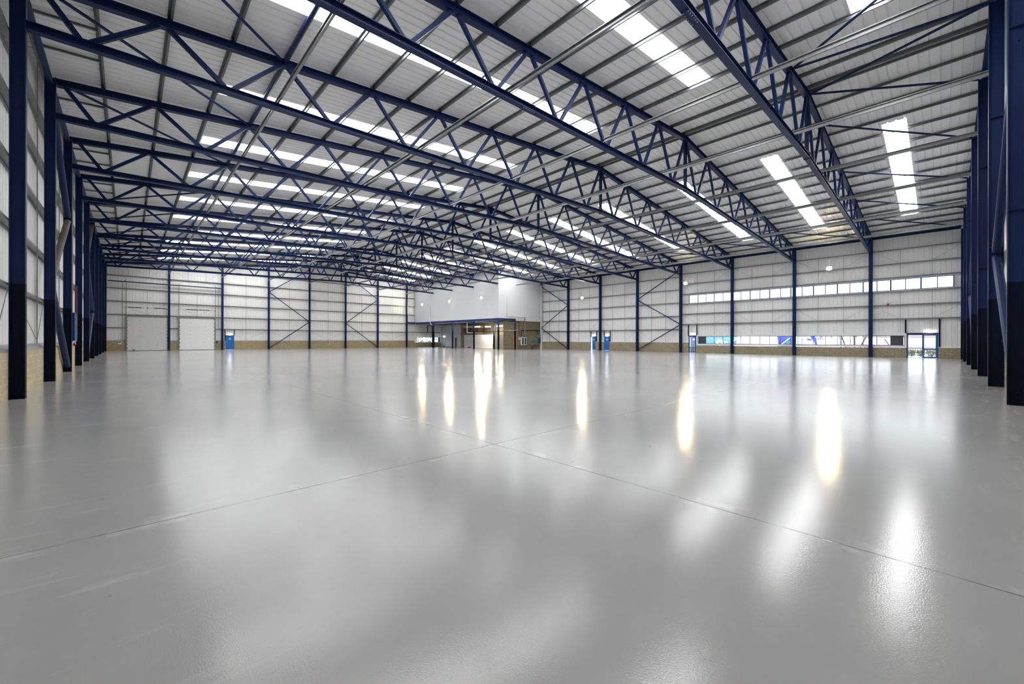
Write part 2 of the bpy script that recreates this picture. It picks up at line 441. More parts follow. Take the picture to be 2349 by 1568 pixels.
rdl = (-0.14, 3.85, 0, 4.38); rdr = (5.05, 8.98, 0, 4.40); fd = (10.28, 11.30, 0, 2.02); fw = (41.8, 47.02, 0.93, 2.03)
w = thing('wall_far', 'far gable wall of white ribbed sheets above a buff brick base', 'wall', (24, YFC, 0), kind='structure')
ribwall('x', YFC, 1, XLC, XRC, lambda s: 1.24 if s < 40 else .93, lambda s: zsheet(s) + .04, [fd, fw]).build('cladding', LINER, w)
mb = MB()
for a, b, z in ((XLC, -.16, 1.24), (3.88, 5.03, 1.24), (9.0, 10.28, 1.24), (11.3, 41.0, 1.24), (41.0, 50.6, .92)):
    mb.box(a, b, YF + .28, YF + .48, 0, z)
mb.build('brickwork_dado', BLOCK_X, w)
mb = MB()
for a, b in ((XLC, -.16), (3.88, 5.03), (9.0, 10.28), (11.3, 41.0)):
    mb.quad((a, YF+.275, 1.24), (b, YF+.275, 1.24), (b, YF+.275, 1.265), (a, YF+.275, 1.265))
    mb.quad((a, YF+.275, 1.265), (b, YF+.275, 1.265), (b, YFC, 1.36), (a, YFC, 1.36))
mb.build('flashing', FLASH, w)

w = thing('wall_near', 'near gable wall behind the row of deep blue columns on the right', 'wall', (24, YNC, 0), kind='structure')
ribwall('x', YNC, -1, XLC, XRC, 1.24, lambda s: zsheet(s) + .04).build('cladding', LINER, w)
MB().box(XLC, XRC, YNC + .01, YN - .36, 0, 1.24).build('blockwork_dado', masonry('near_blockwork', (.45,.38,.25), (.40,.33,.21), (.56,.5,.38), .45, .205, .008, 0), w)

# ---------------------------------------------------------------- columns
def column(name, p, d, wd, axis, zt, label, group, stiff=(), white=False, low=None):
    """I-section column; its inner flange face sits at p and it grows outwards along axis"""
    t = thing(name, label, 'column', (p[0], p[1], 0), group)
    ax = Vector(axis); c = Vector((p[0], p[1], 0)) + ax * (d / 2)
    lo, hi = (WHITEPAINT, WHITEPAINT) if white else (low or COLDARK, COLBLUE)
    MB().ibeam(c + Vector((0, 0, .02)), c + Vector((0, 0, 3.0)), d, wd, .024, .016, ax).build('lower_shaft', lo, t)
    MB().ibeam(c + Vector((0, 0, 3.0)), c + Vector((0, 0, zt)), d, wd, .024, .016, ax).build('upper_shaft', hi, t)
    s = Vector((-ax.y, ax.x, 0)); a = c - ax*(d/2+.0) - s*(wd/2+.04); b = c + ax*(d/2-.005) + s*(wd/2+.04)
    MB().box(min(a.x,b.x), max(a.x,b.x), min(a.y,b.y), max(a.y,b.y), 0.0, .02).build('base_plate', lo, t)
    for z in stiff:
        for q in (1, -1):
            e = c + s * (q * wd * .25)
            hx = abs(ax.x)*(d/2-.026) + abs(s.x)*(wd*.22); hy = abs(ax.y)*(d/2-.026) + abs(s.y)*(wd*.22)
            MB().box(e.x-hx, e.x+hx, e.y-hy, e.y+hy, z-.007, z+.007).build('web_stiffener', hi, t)
    return t
for n in range(3, 13):
    wh = 'at the corner beside the roller doors' if n == 12 else '%s one visible from the camera' % ORD[n-2]
    column('wall_column', (XL, ty(n) if n < 12 else YF), .28, .22, (-1, 0, 0), 11.2,
           'dark blue column on the left wall, %s' % wh, 'left wall columns')
rn = {1: 'first from the right corner, beside the double glazed door', 2: 'second from the right corner, crossing both window strips',
      3: 'third from the right corner, crossing both window strips', 4: 'just left of the window strips and single glazed door',
      5: 'between the blue fire doors and the window strips', 6: 'standing between the two blue fire doors', 7: 'between the blue fire doors and the white office block'}
for n in range(1, 8):
    column('wall_column', (XR, ty(n)), .28, .28, (1, 0, 0), 11.2, 'blue column on the window wall, ' + rn[n], 'window wall columns', low=COLMID)
column('corner_post', (XR - .02, ty(8) - .28), .26, .24, (1, 0, 0), 10.6, 'white painted steel column where the office block meets the window wall', None, white=True)
fn = {1: 'between the two roller doors', 2: 'between the right roller door and the blue door', 3: 'left post of the left diagonal bracing',
      4: 'right post of the left diagonal bracing', 5: 'left post of the right diagonal bracing', 6: 'right post of the right diagonal bracing', 7: 'last one before the office block', 8: 'in front of the low window under the office block'}
for n in range(1, 9):
    column('gable_column', (gx(n), YF), .28, .24, (0, 1, 0), (ztop(gx(n)) - .14) if n < 8 else 4.5, 'blue column on the far gable, ' + fn[n], 'far gable columns', low=COLMID)
for n in range(3, 10):
    z = ztop(gx(n)) - .14
    column('gable_column', (gx(n) if n < 9 else XR, YN), .35, .20, (0, -1, 0), z,
           'deep dark blue column on the near gable, %s from the right edge' % ORD[n-2] if n < 9 else 'dark blue corner column where the near gable meets the window wall',
           'near gable columns', stiff=(4.75, 9.2) if n < 8 else ())

# ---------------------------------------------------------------- roof trusses
LOW = [RIDGE - 1.675 - 3.35*k for k in range(8)]       # lower nodes on the left half: 22.565 ... -0.885
UP = [RIDGE - 3.35*k for k in range(1, 8)]             # upper nodes on the left half: 20.89 ... 0.79
PUR = [0.94 + 1.655*k for k in range(-1, 14)]          # purlin lines, left slope
PUR = [x for x in PUR if x < 23.9] + [RIDGE - .22]
def make_truss(label, xend=None):
    """a whole truss built at y = 0; xend cuts it off where the office block swallows it"""
    t = thing('roof_truss', label, 'roof truss', (0, 0, 0), 'blue lattice roof trusses')
    cut = xend if xend else XR + .02
    Z = Vector((0, 0, 1))
    P = lambda x, f, dz=0: Vector((x, 0, f(x) + dz))
    MB().ibeam(P(XL, ztop), P(RIDGE, ztop), .25, .24).build('top_chord', NAVY, t)
    MB().ibeam(P(RIDGE, ztop), P(cut, ztop), .25, .24).build('top_chord', NAVY, t)
    MB().ibeam(P(XL, zbot), P(RIDGE, zbot), .22, .22).build('bottom_chord', NAVY, t)
    MB().ibeam(P(RIDGE, zbot), P(cut, zbot), .22, .22).build('bottom_chord', NAVY, t)
    MB().ibeam(P(RIDGE, zbot, .1), P(RIDGE, ztop, -.12), .15, .15, .012, .01, (1, 0, 0)).build('king_post', NAVY, t)
    MB().box(RIDGE-.012, RIDGE+.012, -.13, .13, zbot(RIDGE)-.15, zbot(RIDGE)+.2).build('joint_plate', BLACKISH, t)
    for mirror in (0, 1):
        fx = (lambda x: 2*RIDGE - x) if mirror else (lambda x: x)
        ups = [RIDGE] + UP + [XL + .12]
        for i, lx in enumerate(LOW):
            for ux, off in ((ups[i], -.14), (ups[i+1], .14)):
                x0, x1 = fx(lx), fx(ux); sgn = 1 if x1 > x0 else -1
                if max(x0, x1) > cut: continue
                a = Vector((x0 + .10*sgn, 0, zbot(x0) + .09)); b = Vector((x1 - .12*sgn, 0, ztop(x1) - .11))
                wd = .13 if i > 5 else .12
                MB().bar(a, b, wd, wd).build('web_member', NAVY, t)
        for px in PUR:
            x = fx(px)
            if x > cut: continue
            MB().box(x-.06, x+.05, -.055, .055, ztop(x)+.125, ztop(x)+.30).build('purlin_cleat', BLACKISH, t)
        sx = fx(10.76); sg = 1 if mirror else -1
        if sx < cut:
            sp = MB(); q = Vector((1, 0, (zbot(sx+.5)-zbot(sx-.5))))
            c = P(sx, zbot)
            sp.bar(c - q*.33 + Z*.118, c + q*.33 + Z*.118, .21, .012).bar(c - q*.33 - Z*.118, c + q*.33 - Z*.118, .21, .012)
            spo = sp.build('splice_plate', COLBLUE, t)
            bo = MB()
            for k in range(6):
                for yy in (-.07, .07):
                    e = c + q*(-.275 + .11*k) + Vector((0, yy, 0))
                    bo.tube(e + Z*.12, e + Z*.165, .018, 6).tube(e - Z*.12, e - Z*.145, .022, 6)
            bo.build('bolts', GALV, spo)
    return t
full = make_truss('x')
full['label'] = 'blue lattice roof truss nearest the camera, meeting the first window wall column'
full.location = (0, ty(1), 0)
lands = {2: 'second', 3: 'third', 4: 'fourth', 5: 'fifth', 6: 'sixth', 7: 'seventh'}
for n in range(2, 8):
    dup(full, (0, ty(n), 0), 'blue lattice roof truss, %s from camera, meeting the %s window wall column' % (lands[n], lands[n]))
cutt = make_truss('blue lattice roof truss ending at the front corner of the white office block', OFX - .03)
cutt.location = (0, ty(8), 0)
for n, w_ in ((9, 'second'), (10, 'third'), (11, 'fourth')):
    dup(cutt, (0, ty(n), 0), 'blue lattice roof truss running into the office block, %s from its front corner' % w_)
# gable rafters
for y, nm in ((YN - .2, 'near'), (YF + .14, 'far')):
    t = thing('gable_rafter', 'blue rafter beam following the roof pitch along the top of the %s gable' % nm, 'rafter', (RIDGE, y, 0))
    for a, b in ((XL, RIDGE), (RIDGE, XR if nm == 'near' else OFX)):
        MB().ibeam((a, y, ztop(a)), (b, y, ztop(b)), .25, .2).build('rafter_half', COLBLUE, t)

# purlins: continuous galvanised rows down both slopes
for i, px in enumerate(PUR):
    for side in ('left', 'right'):
        x = px if side == 'left' else 2*RIDGE - px
        y1 = YF + .3 if x < OFX else OFY - .03
        fl = 1 if side == 'left' else -1
        z = ztop(x) + .27
        o = MB().zsec((x, YN - .4, z), (x, y1, z), .15, .06, .010, (SLOPE*(-fl), 0, 1), fl).build('purlin', PURLIN, None, loc=(x, 35, z))
        nm = 'the %s one up from the eave' % ORD[i+1] if i < len(PUR)-1 else 'the one closest to the ridge'
        tag(o, 'long grey purlin under the %s roof slope, %s' % (side, nm), 'purlin', 'roof purlins')

# eave beams and gutter purlins
for side, x in (('left', XL - .14), ('right', XR + .14)):
    y1 = YF if side == 'left' else OFY - .05
    o = MB().tube((x, YN, 11.0), (x, y1, 11.0), .09).build('eave_strut', COLBLUE, None, loc=(x, 30, 11.0)) if side == 'left' else \
        MB().ibeam((x, YN, 11.02), (x, y1, 11.02), .2, .16).build('eave_beam', COLBLUE, None, loc=(x, 30, 11.02))
    tag(o, 'blue steel %s along the top of the %s' % ('tube strut' if side == 'left' else 'beam', 'left wall columns' if side == 'left' else 'window wall columns'), 'beam')
    xx = x + (-.2 if side == 'left' else .2)
    o = MB().csec((xx, YN, 11.2), (xx, y1, 11.2), .2, .07).build('eave_purlin', GALV, None, loc=(xx, 30, 11.2))
    tag(o, 'galvanised eave purlin at the edge of the %s roof slope above the wall' % side, 'purlin')

# restraint rails resting along the bottom chords
for i in range(8):
    x = 3.97 + 5.83*i
    y1 = YF + .1 if x < OFX else OFY - .03
    z = zbot(x) + .225
    t = thing('restraint_rail', 'galvanised rail lying across the truss bottom chords, %s from the left wall' % ORD[i+1], 'rail', (x, 35, z), 'bottom chord restraint rails')
    MB().csec((x, YN, z), (x, y1, z), .18, .07, .009, (0, 0, 1), -1).build('channel', GALV, t)
    for n in range(1, 12):
        if ty(n) > y1: continue
        MB().box(x - .06, x + .1, ty(n) - .06, ty(n) + .06, z - .12, z - .09).build('clip', BLACKISH, t)

# roof bracing near both eaves
for side in ('left', 'right'):
    f = (lambda x: x) if side == 'left' else (lambda x: 2*RIDGE - x)
    xn = 4.14
    y1 = YF if side == 'left' else OFY - .1
    z = ztop(xn) + .06
    t = MB().tube((f(xn) + .02, YN if side == 'right' else ty(0), z), (f(xn) + .02, y1, z), .065).build('longitudinal_strut', NAVY, None, loc=(f(xn), 35, z))
    tag(t, 'blue tube strut running the length of the %s roof slope between truss top chords' % side, 'strut')
    for n in range(0, 12):
        if n == 5 or (side == 'right' and n > 6): continue
        a, b = (n, n+1) if n < 5 else (n+1, n)
        if side == 'left' and n < 2: continue
        p0 = Vector((f(XL + .1), ty(a) + .1*(b-a), ztop(XL) + .05)); p1 = Vector((f(xn - .12), ty(b) - .12*(b-a), ztop(xn) + .04))
        if a == 12: p0.y = YF
        if a == 0: p0.y = YN
        o = MB().tube(p0, p1, .05).build('roof_brace', NAVY, None, loc=(p0 + p1)/2)
        tag(o, 'blue diagonal tube brace beside the %s eave, %s bay from the camera' % (side, ORD[n+1]), 'brace', 'eave bracing tubes')
GE = [gx(n) for n in range(3, 9)]
for (x0, x1, lab) in ((20.89, GE[0], 'leftmost, running out of the top edge'), (20.89, GE[1], 'second from the left'),
                      (24.3, GE[1], 'from the ridge to the second gable column'), (24.3, GE[2], 'from the ridge to the third gable column'),
                      (27.59, GE[3], 'to the fourth gable column'), (34.29, GE[4], 'to the fifth gable column'),
                      (39.9, GE[5], 'to the sixth gable column')):
    p0 = Vector((x0, ty(1) - .13, ztop(x0) + .03)); p1 = Vector((x1, YN - .02, ztop(x1) - .12))
    o = MB().tube(p0, p1, .05).build('gable_brace', NAVY, None, loc=(p0 + p1)/2)
    tag(o, 'blue brace from nearest truss to near gable, ' + lab, 'brace', 'end bay bracing tubes')

# short struts from the left eave to the first purlin
for n in range(2, 12):
    for k in (1, 2):
        y = ty(n) + 2*k
        o = MB().csec((XL - .3, y, ztop(XL) + .24), (PUR[0] - .02, y, ztop(PUR[0]) + .24), .09, .05, .008).build('eave_stay', GALV, None, loc=(XL + .5, y, 11.4))
        tag(o, 'short dark stay at the left eave, %s of the %s bay' % (('near one', 'far one')[k-1], ORD[n+1]), 'stay', 'short eave stays')

# ---------------------------------------------------------------- sheeting rails and sag rods
RAILS = [2.95, 4.62, 6.30, 7.95, 9.55]
def rail(p0, p1, z, nm, lab, grp, flip=1, dark=False):
    p0 = Vector((*p0, z)); p1 = Vector((*p1, z))
    up = Vector((0, 0, 1)); a = (p1 - p0).normalized(); side = a.cross(up)
    o = MB().zsec(p0, p1, .19, .06, .01, side, flip).build('sheeting_rail', GALV, None, loc=(p0 + p1)/2)
    return tag(o, lab, 'rail', grp)
for i, z in enumerate(RAILS):
    q = ORD[i+1]
    rail((XLC + .11, YN), (XLC + .11, YF), z, '', 'galvanised rail behind the left wall columns, %s up from the blockwork' % q, 'left wall rails')
    rail((PX - .11, 22.65), (PX - .11, OFY), z - .04, '', 'galvanised rail on the wall around the blue fire doors, %s from the bottom' % q, 'window wall rails')
    y1 = OFX if z > 4.6 or True else 50
    xe = OFX if i > 1 else OFX + 6.0
    if i == 0:
        for a_, b_, w_ in ((XL, -.25, 'lowest piece left of the roller doors'), (3.95, 4.95, 'lowest piece between the roller doors'), (9.1, xe, 'lowest long piece right of the roller doors')):
            rail((a_, YFC - .11), (b_, YFC - .11), z, '', 'galvanised rail on the far gable wall, ' + w_, 'far gable rails')
    else:
        rail((XL, YFC - .11), (xe, YFC - .11), z, '', 'galvanised rail on the far gable wall, %s up from the brickwork' % q, 'far gable rails')
    rail((XL, YNC + .11), (XR, YNC + .11), z, '', 'galvanised sheeting rail on the near gable wall, %s up from the blockwork' % q, 'near gable rails')
for i, z in enumerate([3.5, 4.78, 6.03, 7.28, 8.53, 9.82]):
    nm = ('just below the upper window strip' if i == 2 else 'just above the upper window strip' if i == 3 else '%s up from the lower windows' % ORD[i+1])
    rail((PX - .11, YN), (PX - .11, 22.5), z, '', 'galvanised rail on the windowed part of the right wall, ' + nm, 'window wall rails')
rail((XL, YFC - .11), (OFX, YFC - .11), 11.13, '', 'galvanised sheeting rail on the far gable wall, topmost below the roof', 'far gable rails')

def sag(label, fixed, axis, s, z0, z1, ties, grp, inner):
    """vertical sag rod line on a wall with its diagonal tie wires as parts"""
    P = (lambda u, z: Vector((fixed, u, z))) if axis == 'y' else (lambda u, z: Vector((u, fixed, z)))
    t = thing('sag_rod', label, 'sag rod', tuple(P(s, z0)), grp)
    MB().bar(P(s, z0), P(s, z1), .028, .028, (1, 0, 0) if axis == 'x' else (0, 1, 0)).build('rod', GALV, t)
    for (s1, za, zb) in ties:
        MB().tube(P(s1, za), P(s, zb), .009, 6).build('tie_wire', GALV, t)
    return t
for n in range(0, 8):
    for k in (1, 2):
        y = ty(n) + 2*k
        cy = ty(n) + .2 if k == 1 else ty(n+1) - .2
        if n < 4:
            ties = [(cy, 9.75, 8.55), (cy, 4.7, 3.52)]
            z0 = 2.2
        else:
            ties = [(cy, 2.85, 1.3)] + ([(cy, 4.5, 2.95)] if n in (5, 6) else [])
            z0 = 1.3
        if n == 7 and k == 2 and y > OFY: continue
        zt = 9.8 if n < 4 else 9.5
        lab = 'thin sag rod on the window wall, %s of the %s bay from the right' % (('right one', 'left one')[k-1], ORD[n+1])
        t = sag(lab, PX - .225, 'y', y, z0, 6.0 if n < 4 else zt, [q for q in ties if q[1] < 6], 'window wall sag rods', -1)
        if n < 4:
            t['label'] = 'thin sag rod below the upper windows, %s of the %s bay from right' % (('right one', 'left one')[k-1], ORD[n+1])
            sag('thin sag rod above the upper windows, %s of the %s bay from right' % (('right one', 'left one')[k-1], ORD[n+1]),
                PX - .225, 'y', y, 7.28, zt, [q for q in ties if q[1] > 6], 'window wall sag rods', -1)
for n in range(2, 11):
    y = ty(n) + 4.4
    sag('thin vertical sag rod on the left wall in the %s bay from the camera end' % ORD[n+1], XLC + .225, 'y', y, 1.4, 10.9,
        [(ty(n)+.25, 2.9, 1.5), (ty(n+1)-.15, 2.9, 1.5)], 'left wall sag rods', 1)
for n in range(0, 7):
    xs = [gx(n) + G*.5] if n > 0 else [gx(0) + 3.73]
    if n == 1: xs = [6.96]
    for x in xs:
        z0 = 1.35 if n > 1 else 4.7
        z1 = 10.9 if n > 1 else 8.0
        ties = [(gx(n)+.2, 2.9, 1.4), (gx(n+1)-.2, 2.9, 1.4)] if n > 1 else [(gx(n)+.3, 6.3, 4.7), (gx(n+1)-.3, 6.3, 4.7)]
        sag('thin sag rod on the far gable wall in the %s bay from the left' % ORD[n+1], YFC - .225, 'x', x, z0, z1, ties, 'far gable sag rods', -1)
for n, xs in ((0, (-.01, 2.0)), (1, (5.99, 7.96))):
    for j, x in enumerate(xs):
        sag('thin upper sag rod on the far gable above the %s roller door, %s one' % (('left', 'right')[n], ('left', 'right')[j]), YFC - .225, 'x', x, 9.55, 11.1,
            [(gx(n)+.3, 11.0, 9.6)] if j == 0 else [(gx(n+1)-.3, 11.0, 9.6)], 'far gable sag rods', -1)

# ---------------------------------------------------------------- wall bracing
def brace(p0, p1, r, m, name, label, grp):
    p0, p1 = Vector(p0), Vector(p1); t = thing(name, label, 'brace', tuple((p0+p1)/2), grp)
    MB().tube(p0, p1, r).build('tube', m, t)
    d = (p1 - p0).normalized()
    for e, q in ((p0, 1), (p1, -1)):
        MB().bar(e - d*q*.1, e + d*q*.12, .02, r*2.4).build('end_plate', COLDARK, t)
    return t
XB = XL - .14
for a, b, tag_ in ((5, 4, 'near braced bay'), (7, 8, 'far braced bay')):
    ya, yb = ty(a), ty(b); s = 1 if yb > ya else -1
    zs = [.15, 3.68, 7.22, 10.7]
    for k in range(3):
        y0, y1 = (ya, yb) if k % 2 == 0 else (yb, ya); d = 1 if y1 > y0 else -1
        m = PRIMER if (k == 1 and a == 5) or (k == 2 and a == 7) else NAVY
        brace((XB, y0 + d*.15, zs[k] + .12), (XB, y1 - d*.15, zs[k+1] - .12), .115, m, 'wall_brace',
              '%s tube brace on the left wall in the %s, %s' % ('brownish unpainted' if m is PRIMER else 'blue', tag_, ('lowest one', 'middle one', 'topmost')[k]), 'left wall bracing tubes')
XB = XR + .1
for a, b, nm in ((5, 4, 'left of the window strips'), (7, 8, 'beside the white office block')):
    ya, yb = ty(a), ty(b)
    zs = [.1, 3.5, 7.0, 10.4]
    for k in range(3):
        y0, y1 = (ya, yb) if k % 2 == 0 else (yb, ya); d = 1 if y1 > y0 else -1
        e0, e1 = y0 + d*.15, y1 - d*.15
        e0, e1 = min(e0, OFY - .35), min(e1, OFY - .35)
        brace((XB, e0, zs[k] + .1), (XB, e1, zs[k+1] - .1), .06, NAVY, 'wall_brace',
              'blue diagonal brace on the window wall %s, %s' % (nm, ('lowest one', 'middle one', 'top one')[k]), 'window wall bracing')
YB = YF + .12
for a, b, nm in ((3, 4, 'left braced bay'), (6, 5, 'right braced bay')):
    zs = [.1, 4.35, 8.8, 12.9]
    for k in range(3):
        x0, x1 = (gx(a), gx(b)) if k % 2 == 0 else (gx(b), gx(a)); d = 1 if x1 > x0 else -1
        brace((x0 + d*.14, YB, zs[k] + .1), (x1 - d*.14, YB, zs[k+1] - .1), .06, NAVY, 'gable_wall_brace',
              'blue diagonal brace on the far gable in the %s, %s' % (nm, ('lowest one', 'middle one', 'top one')[k]), 'far gable bracing')
YB = YN - .18
for a, b, nm in ((3, 4, 'between the two nearest columns'), (6, 7, 'farther along')):
    zs = [.15, 4.5, 9.0]
    for k in range(2):
        x0, x1 = (gx(a), gx(b)) if k % 2 == 0 else (gx(b), gx(a)); d = 1 if x1 > x0 else -1
        brace((x0 + d*.12, YB, zs[k] + .1), (x1 - d*.12, YB, zs[k+1] - .1), .11, NAVY, 'gable_wall_brace',
              'blue round tube brace on the near right gable %s, %s one' % (nm, ('lower', 'upper')[k]), 'near gable bracing')

# ---------------------------------------------------------------- windows
def strip_window(name, label, axis, plane, a, b, z0, z1, mull, fr=.05, dep=.09, dark=(), handles=(), frame=FRAMEBLUE, surround=None):
    """a run of panes; plane is the inner face, the frame goes outwards from it"""
    out = 1
    B = (lambda u0, u1, d0, d1, za, zb: (plane+d0, plane+d1, u0, u1, za, zb)) if axis == 'y' else (lambda u0, u1, d0, d1, za, zb: (u0, u1, plane+d0, plane+d1, za, zb))
    t = thing(name, label, 'window', (plane, (a+b)/2, z0) if axis == 'y' else ((a+b)/2, plane, z0), kind='structure')
    mb = MB()
    mb.box(*B(a, b, 0, dep, z0, z0+fr)); mb.box(*B(a, b, 0, dep, z1-fr, z1))
    mb.box(*B(a, a+fr, 0, dep, z0+fr, z1-fr)); mb.box(*B(b-fr, b, 0, dep, z0+fr, z1-fr))
    mb.build('frame', frame, t)
    ms = sorted(mull); edges = [a+fr] + ms + [b-fr]
    for m in ms:
        hw = fr*.75 if ms.index(m) % 2 and fr > .06 else fr/2
        MB().box(*B(m-hw, m+hw, .005, dep-.005, z0+fr, z1-fr)).build('mullion', frame, t)
    for e0, e1 in zip(edges, edges[1:]):
        mid = (e0+e1)/2
        if any(q0 < mid < q1 for q0, q1 in dark):
            MB().box(*B(e0+fr/2, e1-fr/2, .03, .06, z0+fr, z1-fr)).build('charcoal_infill_panel', GREYPANEL, t)
        else:
            MB().box(*B(e0+.01, e1-.01, .042, .048, z0+fr-.01, z1-fr+.01)).build('pane', GLASS, t)
    for h in handles:
        hb = MB(); zc = (z0+z1)/2
        hb.box(*B(h-.012, h+.012, -.03, 0, zc-.09, zc+.05)).build('casement_handle', WHITEPAINT, t)
    if surround:
        s0, s1, sz0, sz1 = surround
        mb = MB()
        mb.box(*B(s0, s1, -.09, .07, z1, sz1)); mb.box(*B(s0, s1, -.12, .07, sz0, z0))
        mb.box(*B(s0, a, -.09, .07, z0, z1)); mb.box(*B(b, s1, -.09, .07, z0, z1))
        mb.build('white_surround', WHITEPAINT, t)
    return t
M1 = [.25, 1.25, 2.23, 3.21, 4.15, 5.14, 6.12, 7.07, 8.01, 9.0, 9.96, 10.94, 11.87, 12.90, 13.82, 14.82, 15.74, 16.7, 17.66, 18.66, 19.60, 20.56]
strip_window('window_1', 'long upper strip of square white-lit panes high on the right wall', 'y', PX - .06, -.73, 21.65, 6.1, 7.14, M1, .07)
M2 = [3.2, 4.15, 5.12, 6.06, 7.05, 7.98, 8.98, 9.94, 10.92, 11.85, 12.86, 13.80, 14.80, 15.72, 16.7, 17.66, 18.63, 19.57]
strip_window('window_2', 'long lower strip of panes in white surround with charcoal end panels', 'y', PX - .14, 2.28, 20.54, 1.10, 2.0, M2, .05,
             dark=((2.2, 3.2), (19.57, 20.6)), handles=(4.1, 6.01, 7.93, 9.89, 14.75, 18.6), surround=(2.17, 20.63, .93, 2.17))
strip_window('window_3', 'low strip of panes under the office block on the far gable wall', 'x', YF + .36, 41.88, 46.98, 1.0, 1.98, [42.72, 43.7, 44.68, 45.62, 46.55], .05,
             dark=((46.5, 47.0),), surround=(41.78, 47.04, .90, 2.10))
strip_window('window_4', 'low strip of panes in the warm lit rear wall under the office block', 'y', PX - .14, 55.75, 58.35, 1.0, 2.0, [56.6, 57.5], .05, surround=(55.66, 58.44, .93, 2.1))

# ---------------------------------------------------------------- doors
def trimmers(label, axis, plane, a, b, z0, z1, grp, low=None):
    for k, u in enumerate((a, b)):
        zz = low if (low and k == 0) else z0
        mb = MB()
        mb.box(*((plane, plane+.1, u-.05, u+.05, zz, z1) if axis == 'y' else (u-.05, u+.05, plane, plane+.1, zz, z1)))
        o = mb.build('door_trimmer_post', BLACKISH if 'blue fire' in label or 'glazed' not in label else COLDARK, None, loc=(plane, u, z0) if axis == 'y' else (u, plane, z0))
        side = ('right' if k == 0 else 'left') if axis == 'y' else ('left' if k == 0 else 'right')
        tag(o, 'dark steel trimmer post above the %s, %s one' % (label, side), 'post', 'door trimmer posts')
def sign(mb, B, u, z, w_, h_): mb.box(*B(u-w_/2, u+w_/2, -.012, 0, z-h_/2, z+h_/2))
def blue_door(name, label, axis, plane, a, b, zt, green, kick, hinge):
    B = (lambda u0, u1, d0, d1, za, zb: (plane+d0, plane+d1, u0, u1, za, zb)) if axis == 'y' else (lambda u0, u1, d0, d1, za, zb: (u0, u1, plane+d0, plane+d1, za, zb))
    t = thing(name, label, 'door', (plane, (a+b)/2, 0) if axis == 'y' else ((a+b)/2, plane, 0), kind='structure')
    fr = MB(); fr.box(*B(a, a+.05, -.03, .1, 0, zt)); fr.box(*B(b-.05, b, -.03, .1, 0, zt)); fr.box(*B(a+.05, b-.05, -.03, .1, zt-.05, zt))
    fr.build('frame', DOORBLUE, t)
    MB().box(*B(a-.02, b+.02, -.06, .1, zt, zt+.07)).build('lintel', BLACKISH, t)
    if hinge:   # open door: bright daylight slot beside a leaf set slightly open
        slot = .20
        leaf = MB()
        c0 = a + .05; c1 = b - .05 - slot
        leaf.box(*B(c0, c1, 0, .045, .01, zt-.05))
        lf = leaf.build('leaf', DOORBLUE, t)
    else:
        lf = MB().box(*B(a+.05, b-.05, 0, .045, .01, zt-.05)).build('leaf', DOORBLUE, t); c0, c1 = a+.05, b-.05
    mid = (c0+c1)/2
    sb = MB(); sign(sb, B, mid, zt-.42, .24, .24); sb.build('notice', SIGNWHITE, lf)
    sb = MB(); sb.box(*B(mid-.07, mid+.07, -.016, -.012, zt-.49, zt-.36)); sb.build('notice_symbol', SIGNDARK, lf)
    if green:
        sb = MB(); sign(sb, B, mid, zt-.80, .34, .09); sb.build('push_bar_label', SIGNGREEN, lf)
        bar = MB().box(*B(c0+.04, c1-.04, -.07, -.03, zt-1.08, zt-1.03)); bar.box(*B(c0+.05, c0+.09, -.03, 0, zt-1.09, zt-1.02)); bar.box(*B(c1-.09, c1-.05, -.03, 0, zt-1.09, zt-1.02))
        bar.build('push_bar', PIPEGREY, lf)
    else:
        hd = MB().box(*B(a+.10, a+.24, -.05, -.03, zt-.93, zt-.90)); hd.box(*B(a+.10, a+.13, -.03, 0, zt-.96, zt-.86)); hd.build('handle', GALVBRIGHT, lf)
    if kick:
        MB().box(*B(c0+.1, c1-.1, -.045, 0, zt-.09, zt-.06)).build('door_closer', DOORBLUE, lf)
    return t
DY = PX - .16
blue_door('door_1', 'bright blue fire door on the far gable beside the right roller door', 'x', YF + .34, fd[0], fd[1], fd[3], False, True, False)
blue_door('door_2', 'blue fire door with a bright daylight gap left of the middle column', 'y', DY, bd1[0], bd1[1], bd1[3], True, True, True)
blue_door('door_3', 'closed blue fire door right of the middle column, bright square notice', 'y', DY, bd2[0], bd2[1], bd2[3], True, True, False)
trimmers('blue door on the far gable', 'x', YF + .36, 10.22, 11.34, 2.1, 2.95, 'd', 1.3)
trimmers('left blue fire door', 'y', DY, 35.36, 36.40, 2.08, 2.9, 'd', 1.3)
trimmers('right blue fire door', 'y', DY, 33.02, 34.03, 2.08, 2.9, 'd', 1.3)
trimmers('single glazed door', 'y', DY, 20.66, 21.70, 2.1, 3.45, 'd')
trimmers('double glazed door', 'y', DY, .12, 2.22, 2.22, 3.45, 'd', .95)

